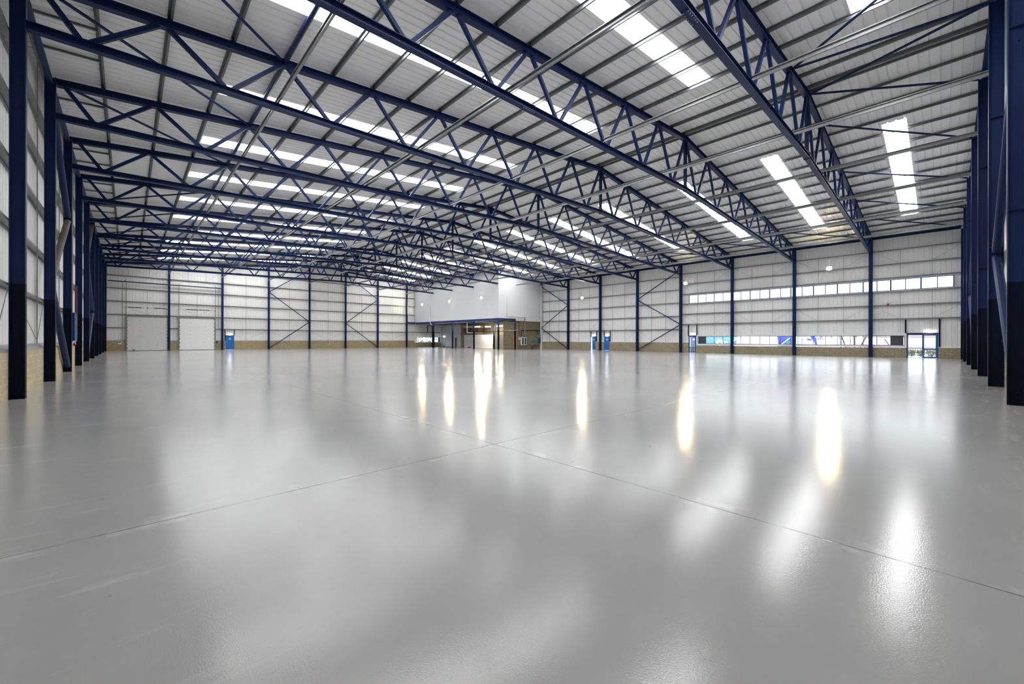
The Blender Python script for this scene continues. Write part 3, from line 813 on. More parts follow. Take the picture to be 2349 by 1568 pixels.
def glazed_door(name, label, a, b, zt, leaves):
    t = thing(name, label, 'door', (DY, (a+b)/2, 0), kind='structure')
    fr = MB(); q = .07
    fr.box(DY, DY+.09, a, a+q, 0, zt).box(DY, DY+.09, b-q, b, 0, zt).box(DY, DY+.09, a+q, b-q, zt-q, zt)
    fr.build('frame', FRAMEBLUE, t)
    MB().box(DY-.04, DY+.1, a-.03, b+.03, zt, zt+.09).build('lintel', BLACKISH, t)
    for i, (u0, u1, mid, heavy) in enumerate(leaves):
        s = .09 if heavy else .035
        lf = MB()
        lf.box(DY+.01, DY+.07, u0, u0+s, .01, zt-q).box(DY+.01, DY+.07, u1-s, u1, .01, zt-q)
        lf.box(DY+.01, DY+.07, u0+s, u1-s, .01, .01+(.14 if heavy else .04)).box(DY+.01, DY+.07, u0+s, u1-s, zt-q-(.08 if heavy else .03), zt-q)
        lf.box(DY+.01, DY+.07, u0+s, u1-s, mid-(.06 if heavy else .02), mid+(.06 if heavy else .02))
        l = lf.build('leaf', mat('blue_door_frame_paint', (.03, .115, .33), .4) if heavy else FRAMEBLUE, t)
        MB().box(DY+.036, DY+.042, u0+s-.01, u1-s+.01, .04, zt-q-.03).build('pane', GLASS, l)
        if heavy:
            MB().box(DY-.05, DY+.01, u1-s+.02, u1-s+.06, 1.0, 1.18).build('handle', BLACKISH, l)
            MB().box(DY-.04, DY+.01, u0+.45, u1-.04, zt-.075, zt-.035).build('door_closer', GALVBRIGHT, l)
    return t
glazed_door('door_4', 'blue framed double glazed door at the right end with shrubs behind the glass', dbl[0], dbl[1], dbl[3],
            [(.26, 1.14, .80, True), (1.14, 2.09, .86, False)])
glazed_door('door_5', 'narrow blue framed single glazed door left of the lower window strip', sgl[0], sgl[1], sgl[3], [(20.80, 21.59, .62, True)])

def bulkhead(label, c, axis, cable_top):
    t = thing('emergency_light', label, 'emergency light', c, 'emergency lights above doors')
    x, y, z = c
    dx, dy = (.04, .16) if axis == 'y' else (.16, .04)
    MB().box(x-dx, x+dx, y-dy, y+dy, z-.05, z+.06).build('lens', EXITGLOW, t)
    MB().box(x-dx-.015*(axis == 'x'), x+dx+.03*(axis == 'y'), y-dy-.015*(axis == 'y'), y+dy+.03*(axis == 'x'), z+.06, z+.08).build('housing', WHITEPAINT, t)
    off = .03
    MB().pipe([(x + off*(axis == 'y'), y + off*(axis == 'x'), z+.08), (x + off*(axis == 'y'), y + off*(axis == 'x'), cable_top)], .011, 6).build('cable', PIPEGREY, t)
    return t
bulkhead('white lit emergency light above the blue door on the far gable', (10.79, YF + .26, 2.17), 'x', 2.9)
bulkhead('white lit emergency light above the left blue fire door', (DY - .1, 35.9, 2.13), 'y', 2.85)
bulkhead('white lit emergency light above the right blue fire door', (DY - .1, 33.5, 2.13), 'y', 2.85)
bulkhead('white lit emergency light above the single glazed door', (DY - .1, 21.2, 2.20), 'y', 3.45)
bulkhead('white lit emergency light above the double glazed door', (DY - .1, .68, 2.30), 'y', 3.45)

# sectional roller doors on the far gable
def sectional_door(name, label, a, b, zt, m, spr, rail_z, panels, grip):
    y = YF + .20
    t = thing(name, label, 'door', ((a+b)/2, y, 0), kind='structure')
    ph = zt / panels; mb = MB()
    for k in range(panels):
        mb.box(a+.02, b-.02, y, y+.04, k*ph+.008, (k+1)*ph-.008)
        mb.box(a+.02, b-.02, y+.02, y+.035, (k+1)*ph-.008, (k+1)*ph+.008)
        if grip: mb.box(a+.02, b-.02, y-.006, y, k*ph+.10, k*ph+.20).box(a+.02, b-.02, y-.006, y, k*ph+.28, k*ph+.36)
    pn = mb.build('panels', m, t)
    for k in range(panels):
        for u in (a + (b-a)*.3, a + (b-a)*.72):
            MB().box(u-.035, u+.035, y-.018, y, k*ph+ph*.93, k*ph+ph*1.02 if k < panels-1 else zt).build('hinge', PIPEGREY, pn)
        for u in (a+.03, b-.03):
            MB().box(u-.05, u+.05, y-.05, y-.01, k*ph+ph*.85, k*ph+ph*1.0).build('roller_bracket', BLACKISH, t)
    MB().box(a, b, y-.01, y+.05, 0, .05).build('bottom_seal', BLACKISH, t)
    for u, q in ((a - .03, 1), (b + .03, -1)):
        MB().csec((u, y-.05, 0), (u, y-.05, rail_z), .09, .07*1, .012, (0, 1, 0), q).build('vertical_track', PIPEGREY, t)
    MB().box(a-.03, b+.03, y-.04, y+.05, zt, zt+.20).build('top_seal', PIPEGREY, t)
    MB().box(a-.10, a+.03, y+.045, y+.30, 0, zt+.1).box(b-.03, b+.10, y+.045, y+.30, 0, zt+.1).build('jamb', FLASH, t)
    MB().tube((a-.35 if grip else a-.05, y-.12, zt+1.22), (b+.1, y-.12, zt+1.22), .02, 8).build('shaft', GALV, t)
    for s0, s1 in spr:
        MB().tube((s0, y-.12, zt+1.22), (s1, y-.12, zt+1.22), .055, 10).build('spring', BLACKISH, t)
    for u in (a-.1, (a+b)/2, b+.05):
        MB().box(u-.05, u+.05, y-.16, y+.15, zt+1.08, zt+1.30).build('bearing_plate', PIPEGREY, t)
    for u, s in ((a+.1, 1), (b-.1, -1)):
        MB().tube((u, y-.1, zt+1.75), (u + s*.35, y-.02, zt+1.62), .012, 6).build('stay', GALV, t)
    if grip:
        MB().box(a+.5, a+.76, y-.03, y, .10, .19).build('floor_grip', BLACKISH, pn)
    return t
sectional_door('door_6', 'silver ribbed sectional roller door at the left corner, closed', -.12, 3.83, 4.36, DOORGREY, [(-.05, 1.26), (2.49, 3.72)], 9.1, 10, True)
sectional_door('door_7', 'plain white sectional roller door right of the first far column, closed', 5.07, 8.97, 4.37, DOORWHITE, [(5.74, 6.93), (7.16, 8.32)], 9.08, 8, False)
for a, b, nm in ((XL, gx(1), 'left'), (gx(1), gx(2), 'right')):
    o = MB().ibeam((a + .1, YF + .14, 8.8), (b - .12, YF + .14, 8.8), .12, .12, .01, .008).build('tie_beam', COLBLUE, None, loc=((a+b)/2, YF + .14, 8.8))
    tag(o, 'dark blue tie beam above the %s roller door' % nm, 'beam')
def conduit(label, pts, m, r=.022, name='conduit', cat='conduit', bend=.15):
    mb = MB().pipe(pts, r, 8, bend); o = mb.build(name, m, None, loc=pts[0]); return tag(o, label, cat)
conduit('grey conduit rising beside the left roller door to the control box', [(-.53, YF+.15, 1.2), (-.53, YF+.15, 8.86), (-.2, YF+.15, 8.9)], PIPEGREY, .03)
conduit('grey conduit bending right beside the right roller door', [(9.1, YF+.15, 8.9), (9.4, YF+.15, 8.86), (9.4, YF+.15, 3.06), (9.7, YF+.15, 3.06)], PIPEGREY, .025)
t = thing('control_box', 'small white door control box with dark face left of the left roller door', 'control box', (-.76, YF+.2, 1.05))
MB().box(-.89, -.63, YF+.18, YF+.28, .88, 1.22).build('case', WHITEPAINT, t)
MB().box(-.85, -.67, YF+.17, YF+.18, 1.05, 1.18).build('display', BLACKISH, t)
o = MB().box(9.15, 9.32, YF+.18, YF+.28, 1.02, 1.26).build('control_box', BLACKISH, None, loc=(9.2, YF+.2, 1.02))
tag(o, 'small black control box right of the right roller door', 'control box')
t = thing('white_pipe', 'white plastic pipe dropping down the far gable between the braced bays', 'pipe', (24.76, YF+.26, .6))
MB().pipe([(24.66, YF+.12, .66), (24.80, YF+.12, .66), (24.80, YF+.12, 4.62), (27.3, YF+.12, 4.66)], .035, 8).build('tube', PIPEWHITE, t)
for z in (1.4, 2.6, 3.7): MB().box(24.74, 24.86, YF+.09, YF+.26, z, z+.05).build('clip', PIPEGREY, t)

# ---------------------------------------------------------------- floodlights
def flood(label, c, d):
    """wall floodlight facing direction d (unit, horizontal)"""
    t = thing('floodlight', label, 'floodlight', c, 'lit floodlights')
    x, y, z = c; mb = MB()
    if abs(d[0]) > .5:
        s = d[0]
        MB().add([(x, y-.2, z-.16), (x, y+.2, z-.16), (x, y+.2, z+.16), (x, y-.2, z+.16), (x-s*.14, y-.11, z-.08), (x-s*.14, y+.11, z-.08), (x-s*.14, y+.11, z+.08), (x-s*.14, y-.11, z+.08)],
                 [(4,5,6,7),(0,1,5,4),(1,2,6,5),(2,3,7,6),(3,0,4,7)]).build('housing', ELECGREY, t)
        n = 16; vs = [(x+s*.012, y+.2*math.cos(2*math.pi*i/n), z+.16*math.sin(2*math.pi*i/n)) for i in range(n)]
        vs2 = [(x-s*.002, v[1], v[2]) for v in vs]
        MB().add(vs+vs2, [tuple(range(n)), tuple(range(2*n-1, n-1, -1))] + [(i, (i+1) % n, n+(i+1) % n, n+i) for i in range(n)]).build('lens', LAMPGLOW, t)
        MB().box(min(x-s*.315, x-s*.14), max(x-s*.315, x-s*.14), y-.03, y+.03, z-.03, z+.03).build('bracket', GALV, t)
    return t
for y, z, nm in ((7.65, 8.66, 'between the two columns nearest the right corner'), (21.9, 8.6, 'above the left end of the upper windows'), (37.75, 7.95, 'left of the blue fire doors')):
    flood('glowing warm floodlight on the window wall ' + nm, (XR - .02, y, z), (-1, 0, 0))
for y, nm in ((68.1, 'farthest from the camera'), (59.05, 'the middle of three'), (50.2, 'closest to its front corner')):
    flood('glowing warm floodlight on the long side of the office block, ' + nm, (OFX - .32, y, 8.2), (-1, 0, 0))

# ---------------------------------------------------------------- office block in the far right corner
ob = thing('office_block', 'white panelled upper floor of the office block on blue posts in the far corner', 'office block', (OFX, OFY, 4.9))
XE = XRC - .12
mb = MB()
for a, b in ((OFY, 52.5), (52.5, 58.5), (58.5, 64.5), (64.5, YF + .25)):
    mb.add([(OFX, a+.004, 4.92), (OFX, b-.004, 4.92), (OFX, b-.004, zsheet(OFX)-.03), (OFX, a+.004, zsheet(OFX)-.03), (OFX+.1, a+.004, 4.92), (OFX+.1, b-.004, 4.92), (OFX+.1, b-.004, zsheet(OFX)-.03), (OFX+.1, a+.004, zsheet(OFX)-.03)],
           [(0,3,2,1),(4,5,6,7),(0,1,5,4),(1,2,6,5),(2,3,7,6),(3,0,4,7)])
mb.build('long_side_panels', WHITEPANEL, ob)
mb = MB()
ze = lambda x: min(zsheet(x) - .03, 12)
for a, b, z0 in ((OFX+.1, 44.75, 4.92), (44.75, XR - .06, 4.55)):
    mb.add([(a, OFY, z0), (b, OFY, z0), (b, OFY, ze(b)), (a, OFY, ze(a)), (a, OFY+.1, z0), (b, OFY+.1, z0), (b, OFY+.1, ze(b)), (a, OFY+.1, ze(a))],
           [(0,1,2,3),(4,7,6,5),(0,4,5,1),(1,5,6,2),(2,6,7,3),(3,7,4,0)])
mb.build('end_panels', WHITEPANEL, ob)
sm = MB()
sm.box(OFX-.006, OFX, OFY, YF+.2, 8.32, 8.345).box(OFX-.004, XR-.06, OFY-.006, OFY, 8.32, 8.345)
sm.box(OFX-.006, OFX, OFY, YF+.2, 9.72, 9.735).box(OFX, XR-.06, OFY-.006, OFY, 9.72, 9.735)
sm.build('panel_joint_strip', GREYWALL, ob)
MB().box(OFX-.05, OFX, OFY-.05, YF+.2, 4.86, 4.98).build('drip_flashing', WHITEPAINT, ob)
MB().box(OFX-.05, 44.8, OFY-.05, OFY, 4.86, 4.98).build('end_drip_flashing', WHITEPAINT, ob)
MB().box(46.7, XR-.06, OFY-.03, OFY, 5.26, 5.33).build('ledge', GREYWALL, ob)
MB().box(OFX+.1, XE, OFY+.1, YF+.2, 4.56, 4.62).build('soffit', SOFFIT, ob)
cv = MB()
for k in range(5): cv.box(41.6+.95*k, 41.66+.95*k, OFY-.02, OFY, 9.68, 9.78)
for z in (9.55, 8.28, 6.9, 5.6): cv.box(45.66, 45.76, OFY-.025, OFY, z-.05, z+.05)
cv.box(45.69, 45.73, OFY-.012, OFY, 5.5, 9.75)
cv.build('fixing_strip', GREYWALL, ob)

def beam(label, p0, p1, d=.36, w=.18, nm='floor_beam'):
    o = MB().ibeam(p0, p1, d, w, .02, .016).build(nm, COLBLUE2, None, loc=(Vector(p0)+Vector(p1))/2)
    return tag(o, label, 'beam')
COLBLUE2 = noisy(mat('mezzanine_blue_paint', (0.014, 0.045, 0.24), 0.4), 2, .08)
beam('blue floor beam under the long side of the white office block', (OFX + .06, OFY + .08, 4.70), (OFX + .06, YF, 4.70))
beam('blue floor beam under the short end of the white office block', (OFX + .1, OFY + .12, 4.72), (44.70, OFY + .12, 4.72))
beam('blue beam from the far gable column to the office block', (gx(7) + .15, YF + .1, 4.72), (OFX - .05, YF + .1, 4.72))
for i, (px_, py_, nm) in enumerate(((OFX + .06, OFY + .1, 'at its front corner'), (OFX + .06, 52.57, 'second from the front corner'), (OFX + .06, 58.57, 'third from the front corner'),
                                    (OFX + .06, 64.57, 'fourth from the front corner, before the low window'), (44.62, OFY + .1, 'beside the brick wall'), (45.5, 52.6, 'standing inside behind the front corner'))):
    t = thing('office_post', 'blue steel post under the office block, ' + nm, 'post', (px_, py_, 0), 'posts under the office block')
    zt = 4.51 if i < 5 else 4.54
    MB().ibeam((px_, py_, .015), (px_, py_, 3.0), .2, .2, .016, .012, (0, 1, 0)).build('lower_shaft', COLDARK, t)
    MB().ibeam((px_, py_, 3.0), (px_, py_, zt), .2, .2, .016, .012, (0, 1, 0)).build('upper_shaft', COLBLUE2, t)
    MB().box(px_-.13, px_+.13, py_-.13, py_+.13, 0, .015).build('base_plate', COLDARK, t)
o = MB().box(44.80, 44.98, OFY - .08, OFY + .1, 0, 4.5).build('timber_post', ORANGE, None, loc=(44.9, OFY, 0)); tag(o, 'orange boxed timber post between the blue post and the brick wall', 'post')

w = thing('wall_office_brick', 'dark brick ground floor wall under the short end of the office block', 'wall', (46, OFY + .2, 0), kind='structure')
MB().box(44.76, 50.53, OFY + .12, OFY + .30, 0, 4.54).build('brickwork', BRICKOFF, w)
w = thing('wall_office_brick', 'narrow dark brick wall panel left of the blue and orange posts', 'wall', (43.4, OFY + .3, 0), kind='structure')
MB().box(42.40, 44.48, OFY + .22, OFY + .40, 0, 4.54).build('brickwork', BRICKOFF, w)
w = thing('wall_office_partition', 'grey partition wall under the office block with two narrow doors', 'wall', (47.15, 68, 0), kind='structure')
MB().box(47.15, 47.27, 64.6, YF + .27, 0, 4.5).build('grey_panels', GREYWALL, w)
MB().box(47.10, 47.15, 64.6, YF + .25, 0, .12).build('skirting', FLASH, w)
MB().box(47.27, 50.5, 64.6, 64.72, 0, 4.5).build('return_panels', CREAM, w)
def pdoor(label, y0, y1, zt, m, glazed):
    t = thing('interior_door', label, 'door', (47.13, (y0+y1)/2, 0))
    fr = MB().box(47.08, 47.15, y0, y0+.06, 0, zt).box(47.08, 47.15, y1-.06, y1, 0, zt).box(47.08, 47.15, y0+.06, y1-.06, zt-.06, zt)
    fr.build('frame', GREYWALL, t)
    lf = MB().box(47.10, 47.145, y0+.06, y1-.06, .16, zt-.06).build('leaf', m, t)
    if glazed:
        MB().box(47.09, 47.10, y0+.2, y0+.42, .9, 1.75).build('vision_panel', SIGNWHITE, lf)
    MB().box(47.09, 47.14, y0+.06, y1-.06, 0, .16).build('kick_plate', BLACKISH, lf)
    MB().box(47.03, 47.09, y0+.1, y0+.22, .98, 1.01).build('handle', GALVBRIGHT, lf)
pdoor('narrow glazed grey door nearest the low window under the office block', 69.7, 70.45, 1.92, GREYWALL, True)
pdoor('dark narrow door in the grey partition under the office block', 65.6, 66.4, 1.95, GREYPANEL, False)
bulkhead('white lit emergency light above the narrow glazed door under the office block', (47.05, 70.1, 2.2), 'y', 2.6)

# low white store room inside and the warm lit space above it
w = thing('wall_store_room', 'low white store room with cream side standing under the office block', 'wall', (47.2, 58, 0), kind='structure')
MB().box(47.15, 47.27, 54.85, 60.4, 0, 2.46).build('front_panel', WHITEPAINT, w)
MB().box(47.15, 47.25, 60.42, 63.34, 0, 2.44).build('grey_front_panel', GREYWALL, w)
MB().box(47.27, 50.3, 54.85, 54.97, 0, 2.46).build('side_panel', WHITEPAINT, w)
MB().box(47.27, 50.3, 54.97, 63.3, 2.40, 2.46).build('lid', WHITEPAINT, w)
MB().box(47.27, 50.3, 63.3, 63.4, 0, 2.44).build('cream_end_panel', CREAM, w)
pdoor('pale grey door in the front of the low store room', 61.2, 62.2, 1.95, GREYWALL, False)
w = thing('wall_lobby', 'cream painted rear wall lining in the lit space under the office block', 'wall', (50.5, 58, 0), kind='structure')
mb = MB()
for a, b in ((46.9, 55.66), (58.44, 64.6)): mb.box(50.55, 50.63, a, b, 0, 4.5)
mb.box(50.55, 50.63, 55.66, 58.44, 0, .93).box(50.55, 50.63, 55.66, 58.44, 2.1, 4.5)
mb.build('lining', CREAM, w)
MB().box(50.50, 50.56, 46.9, 64.6, 3.0, 3.12).build('rail_strip', PRIMER, w)
for y in (48, 50, 52, 54, 59.5, 61.5): MB().box(50.53, 50.56, y-.02, y+.02, 0, 4.5).build('panel_cover_strip', PRIMER, w)
pu = thing('ventilation_unit', 'brown ventilation unit hanging above the low store room', 'ventilation unit', (48, 61.5, 3))
MB().box(47.35, 48.7, 59.4, 63.9, 3.0, 3.75).build('casing', BROWN, pu)
MB().box(47.35, 48.7, 59.4, 63.9, 3.76, 4.15).build('upper_casing', CREAM, pu)
MB().box(47.30, 47.35, 59.2, 64.0, 2.90, 3.0).build('tray', BLACKISH, pu)
for y in (60, 63.3): MB().tube((48, y, 4.15), (48, y, 4.555), .015, 6).build('hanger', GALV, pu)
for (x, y, ln, nm) in ((45.1, 56.7, 1.4, 'first seen left of the middle post'), (45.6, 54.4, 1.4, 'second, in front of the cream lining'), (46.6, 55.6, 1.4, 'third, tucked behind the second'), (45.5, 51.2, 1.5, 'closest to the brick wall')):
    t = thing('batten_light', 'warm lit fluorescent batten under the office block, ' + nm, 'batten light', (x, y, 3.8), 'fluorescent battens')
    MB().box(x-.06, x+.06, y-ln/2, y+ln/2, 3.77, 3.86).build('diffuser', TUBEGLOW, t)
    MB().box(x-.05, x+.05, y-ln/2, y+ln/2, 3.86, 3.90).build('tray', WHITEPAINT, t)
    for q in (-.5, .5): MB().tube((x, y+q, 3.90), (x, y+q, 4.555), .01, 6).build('hanger', GALV, t)
for (pts, r, m, lab) in (
    ([(OFX-.12, 65.6, 8.0), (OFX-.12, 65.6, 4.9), (OFX+.0, 65.6, 4.5), (OFX+.22, 65.4, 4.15)], .10, PIPEWHITE, 'thick white downpipe on the long side of the office block'),
    ([(OFX+.35, 64.2, 4.495), (OFX+.35, 54.8, 4.495), (OFX+.35, 54.8, 2.72), (43.5, 53.2, 2.62)], .06, PIPEWHITE, 'white pipe running under the office block and dropping behind the second post'),
    ([(43.9, YF+.25, 3.0), (43.9, YF+.25, 4.3), (45.6, YF+.2, 4.35)], .08, BLACKISH, 'black duct bending up above the low window under the office block'),
    ([(42.78, OFY-.1, 8.2), (42.78, OFY-.1, 5.2), (46.72, OFY-.1, 5.2)], .075, PIPEWHITE, 'white pipe on the bright end of the office block turning right'),
    ([(46.70, OFY-.05, 5.15), (46.70, OFY-.05, 2.12)], .09, PIPEGREY, 'grey vertical pipe down to the grey electrical enclosure'),
    ([(46.02, OFY+.04, 2.12), (46.02, OFY+.04, 3.05), (46.5, OFY+.04, 3.05), (50.4, OFY+.0, 3.08)], .07, BLACKISH, 'black cable duct running along the dark brick wall'),
    ([(49.75, OFY+.03, 3.0), (49.75, OFY+.03, 2.45)], .07, BLACKISH, 'short black drop from the duct to the tall switchgear'),
    ([(43.2, OFY-.16, 4.35), (44.3, OFY-.16, 4.42), (45.30, OFY-.16, 4.35), (45.30, OFY-.16, 2.10)], .05, BLACKISH, 'dark pipe looping over the blue post and down the brick wall'),
    ([(43.2, OFY-.16, 4.22), (45.12, OFY-.14, 4.22), (45.12, OFY-.14, .46), (47.35, OFY+.06, .46)], .05, PIPEGREY, 'grey pipe down the orange post and along the foot of the brick wall'),
    ([(42.4, OFY+.15, 2.98), (44.3, OFY-.14, 2.98), (45.05, OFY-.14, 3.12)], .03, PIPEWHITE, 'thin white pipe across the narrow piece of brick wall'),
    ([(45.2, 52.45, 4.4), (45.38, 52.45, 4.3), (45.38, 52.45, 2.2)], .03, PIPEWHITE, 'thin white pipe on the inner blue post'),
    ([(42.2, 48.0, 4.505), (42.2, 70.0, 4.505)], .05, GALVBRIGHT, 'galvanised service pipe under the office soffit near its long edge'),
    ([(43.4, 47.2, 4.485), (43.4, 66.0, 4.485)], .07, BLACKISH, 'dark service duct under the office soffit')):
    o = MB().pipe(pts, r, 8, .16).build('service_pipe', m, None, loc=pts[0]); tag(o, lab, 'pipe')

# electrical kit on the brick wall
YB = OFY + .12
t = thing('electrical_enclosure', 'grey electrical enclosure with two dark glazed doors in white frames', 'electrical enclosure', (46.45, YB, .7))
MB().box(45.88, 47.05, YB-.22, YB, .68, 1.93).build('case', WHITEPAINT, t)
MB().box(45.2, 47.05, YB-.2, YB, 1.94, 2.08).build('cable_trunking', ELECGREY, t)
for a in (46.02, 46.58): MB().box(a, a+.36, YB-.235, YB-.22, .76, 1.86).build('door', DARKGREEN, t)
o = MB().box(45.38, 45.80, YB-.05, YB, 1.55, 1.90).build('notice_board', SIGNWHITE, None, loc=(45.6, YB, 1.7)); tag(o, 'small white notice left of the electrical enclosure', 'notice')
t = thing('switchgear', 'tall grey switchgear cabinet with a dark door at the corner', 'switchgear', (50, YB, .7))
MB().box(49.55, 50.34, YB-.3, YB, .95, 1.95).build('case', ELECGREY, t)
MB().box(49.68, 50.24, YB-.32, YB-.3, 1.0, 1.85).build('door', DARKGREEN, t)
MB().box(49.55, 50.34, YB-.28, YB, 1.95, 2.42).build('cable_box', ELECGREY, t)
MB().box(48.82, 50.34, YB-.24, YB, .70, .94).build('trunking', ELECGREY, t)
t = thing('meter_box', 'stepped grey meter box left of the tall switchgear', 'meter box', (48.8, YB, .9))
MB().box(48.35, 49.52, YB-.2, YB, 1.55, 1.80).build('upper_box', ELECGREY, t)
MB().box(48.85, 49.52, YB-.2, YB, .95, 1.54).build('lower_box', ELECGREY, t)
MB().box(48.08, 48.34, YB-.15, YB, 1.15, 1.75).build('side_box', PIPEGREY, t)
t = thing('gas_meter', 'small beige meter on black pipes at the foot of the brick wall', 'meter', (48.45, YB, .0))
MB().box(48.22, 48.66, YB-.22, YB, .58, 1.0).build('case', PIPEGREY, t)
for x in (48.35, 48.6): MB().tube((x, YB-.12, .0), (x, YB-.12, .58), .035, 8).build('leg_pipe', BLACKISH, t)

# ---------------------------------------------------------------- fittings on the left and right walls
def beacon(label, c, ax):
    t = thing('alarm_sounder', label, 'alarm', c); x, y, z = c
    if ax == 'y': 
        MB().tube((x, y-.02, z), (x+.0, y+.12, z), .075, 12).build('sounder', RED, t); MB().box(x-.06, x+.02, y-.06, y-.02, z-.09, z+.1).build('bracket', GALV, t)
        MB().pipe([(x-.02, y-.05, z+.05), (x-.04, y-.12, z+.14), (x-.06, y-.3, z+.22)], .012, 6).build('cable', RED, t)
    return t
beacon('red alarm sounder on the left wall rail in the nearest visible bay', (XLC + .28, 17.1, 4.78), 'y')
beacon('red alarm sounder on the left wall rail behind the third column', (XLC + .28, 29.6, 4.78), 'y')
beacon('red alarm sounder on the window wall rail right of the first column', (PX - .22, 3.35, 4.86), 'y')
o = MB().pipe([(-2.12, 33.2, 4.5), (-2.12, 33.2, 2.95)], .05, 10).build('riser_pipe', MAROON, None, loc=(-2.12, 33.2, 2.95)); tag(o, 'maroon upright pipe beside the fourth left wall column', 'pipe')
t = thing('riser_valve', 'pale pipe ending in a red valve beside the fourth left wall column', 'valve', (-2.12, 33.0, 1.2))
MB().pipe([(-2.12, 33.2, 2.95), (-2.12, 33.2, 1.48), (-2.12, 32.5, 1.3)], .035, 8).build('pipe', PIPEWHITE, t)
MB().tube((-2.12, 32.52, 1.28), (-2.12, 32.25, 1.24), .06, 10).build('valve_body', RED, t)
t = thing('wall_cabinet', 'dark blue tall cabinet on the left wall between the third and fourth columns', 'cabinet', (-2.2, 32, 1.4))
MB().box(-2.22, -2.04, 31.2, 32.85, 1.45, 2.93).build('case', COLBLUE, t)
MB().box(-2.04, -2.01, 31.2, 31.5, 1.5, 2.0).build('bright_blue_door', DOORBLUE, t)
for i, (y0, z0, y1, z1) in enumerate(((17.0, 2.9, 18.3, 1.9), (27.0, 2.9, 28.2, 1.5))): pass

# ---------------------------------------------------------------- outside, seen through the glass
GROUND = noisy(mat('pale_concrete_yard', (0.1620, 0.1620, 0.1552), .9), .6, .1)
TEAL = mat('teal_container_paint', (0.0585, 0.1665, 0.1755), .5)
CONTBLUE = mat('blue_container_paint', (0.0135, 0.0293, 0.1890), .5)
LOGOBLUE = mat('blue_graphic', (0.0135, 0.0293, 0.2250), .5)
PALEBLUE = mat('grey_blue_lettering', (0.045, 0.06, 0.11), .5)
VANGLASS = mat('dark_teal_vehicle_glass', (0.03, 0.12, 0.14), .1)
BARK = noisy(mat('tree_bark', (0.0315, 0.0270, 0.0203), .9), 8, .2)
LEAF = noisy(mat('green_leaves', (0.0450, 0.0630, 0.0180), .8), 3, .4)
PALEBRICK = mat('pale_pink_building_wall', (0.2340, 0.2070, 0.1890), .8)
MAUVE = mat('mauve_fascia', (0.1260, 0.0990, 0.1260), .7)
o = MB().quad((XRC + .1, -60, -.06), (140, -60, -.06), (140, 120, -.06), (XRC + .1, 120, -.06)).build('yard_ground', GROUND, None, loc=(80, 30, -.06)); tag(o, 'pale concrete yard outside the windows', 'yard', kind='structure')
o = MB().quad((-40, YFC + .1, -.06), (XRC, YFC + .1, -.06), (XRC, 130, -.06), (-40, 130, -.06)).build('yard_ground', GROUND, None, loc=(10, 100, -.06)); tag(o, 'pale ground outside the far gable window', 'yard', kind='structure')

def text_mesh(s, size, m, parent, org, rot_x=0.0, extrude=.01, slant=0.0):
    cu = bpy.data.curves.new('lettering', 'FONT'); cu.body = s; cu.size = size; cu.extrude = extrude; cu.offset = .012 * size; cu.shear = slant
    ob_ = bpy.data.objects.new('tmp', cu); COL.objects.link(ob_)
    me = bpy.data.meshes.new_from_object(ob_.evaluated_get(bpy.context.evaluated_depsgraph_get()))
    bpy.data.objects.remove(ob_)
    me.materials.clear(); me.materials.append(m)
    M = Matrix(((0, 0, -1, 0), (-1, 0, 0, 0), (0, 1, 0, 0), (0, 0, 0, 1)))      # text facing -x, reading towards -y
    me.transform(M @ Matrix.Rotation(rot_x, 4, 'Z'))
    o_ = bpy.data.objects.new('lettering', me); COL.objects.link(o_); o_.parent = parent
    o_.location = Vector(org) - Vector(parent['org'])
    return o_
def container(label, x, y0, y1, z0, z1, m):
    t = thing('shipping_container', label, 'shipping container', (x, (y0+y1)/2, z0))
    pr = []; y = y0
    mb = MB(); k = 0; pts = []
    while y < y1:
        pts += [(y, 0), (min(y+.1, y1), 0), (min(y+.14, y1), .04), (min(y+.24, y1), .04)]; y += .28
    pts.append((y1, 0))
    for (a, da), (b, db) in zip(pts, pts[1:]):
        if b > a: mb.quad((x+da, a, z0+.15), (x+db, b, z0+.15), (x+db, b, z1-.12), (x+da, a, z1-.12))
    mb.build('corrugated_side', m, t)
    MB().box(x-.01, x+2.4, y0, y1, z1-.12, z1).box(x-.01, x+2.4, y0, y1, z0, z0+.15).box(x-.01, x+.1, y0, y0+.12, z0+.15, z1-.12).box(x-.01, x+.1, y1-.12, y1, z0+.15, z1-.12).box(x+.06, x+2.4, y0+.02, y1-.02, z0+.15, z1-.12).build('frame', m, t)
    return t
tc_ = container('teal corrugated shipping container outside the left lower windows', 62, 19.3, 25.3, -.06, 2.55, TEAL)
dsk = lambda cy, cz, r, x, n=24, ry=1.0: [(x, cy + r*math.cos(2*math.pi*i/n), cz + r*ry*math.sin(2*math.pi*i/n)) for i in range(n)]
def disc(name, cy, cz, r, x, m, parent, ry=1.0):
    a = dsk(cy, cz, r, x, 24, ry); b = dsk(cy, cz, r, x + .012, 24, ry); n = 24
    return MB().add(a + b, [tuple(range(n)), tuple(range(2*n-1, n-1, -1))] + [(i, (i+1) % n, n+(i+1) % n, n+i) for i in range(n)]).build(name, m, parent)
disc('red_roundel_edge', 21.93, 1.20, .46, 61.972, mat('pale_red_roundel', (.62, .16, .14), .5), tc_)
disc('white_roundel', 22.0, 1.20, .44, 61.958, SIGNWHITE, tc_)
disc('teal_roundel_mark', 21.95, 1.10, .20, 61.945, TEAL, tc_, 1.3)
text_mesh('M', .62, SIGNWHITE, tc_, (61.98, 21.36, .98))
van = thing('white_van', 'white van parked between the teal and blue containers outside the windows', 'van', (60.5, 17, 0))
prof = [(19.95, .45), (19.95, 1.25), (19.2, 1.95), (18.6, 2.3), (15.0, 2.35), (14.85, 2.2), (14.72, 1.3), (14.75, .45)]
n = len(prof)
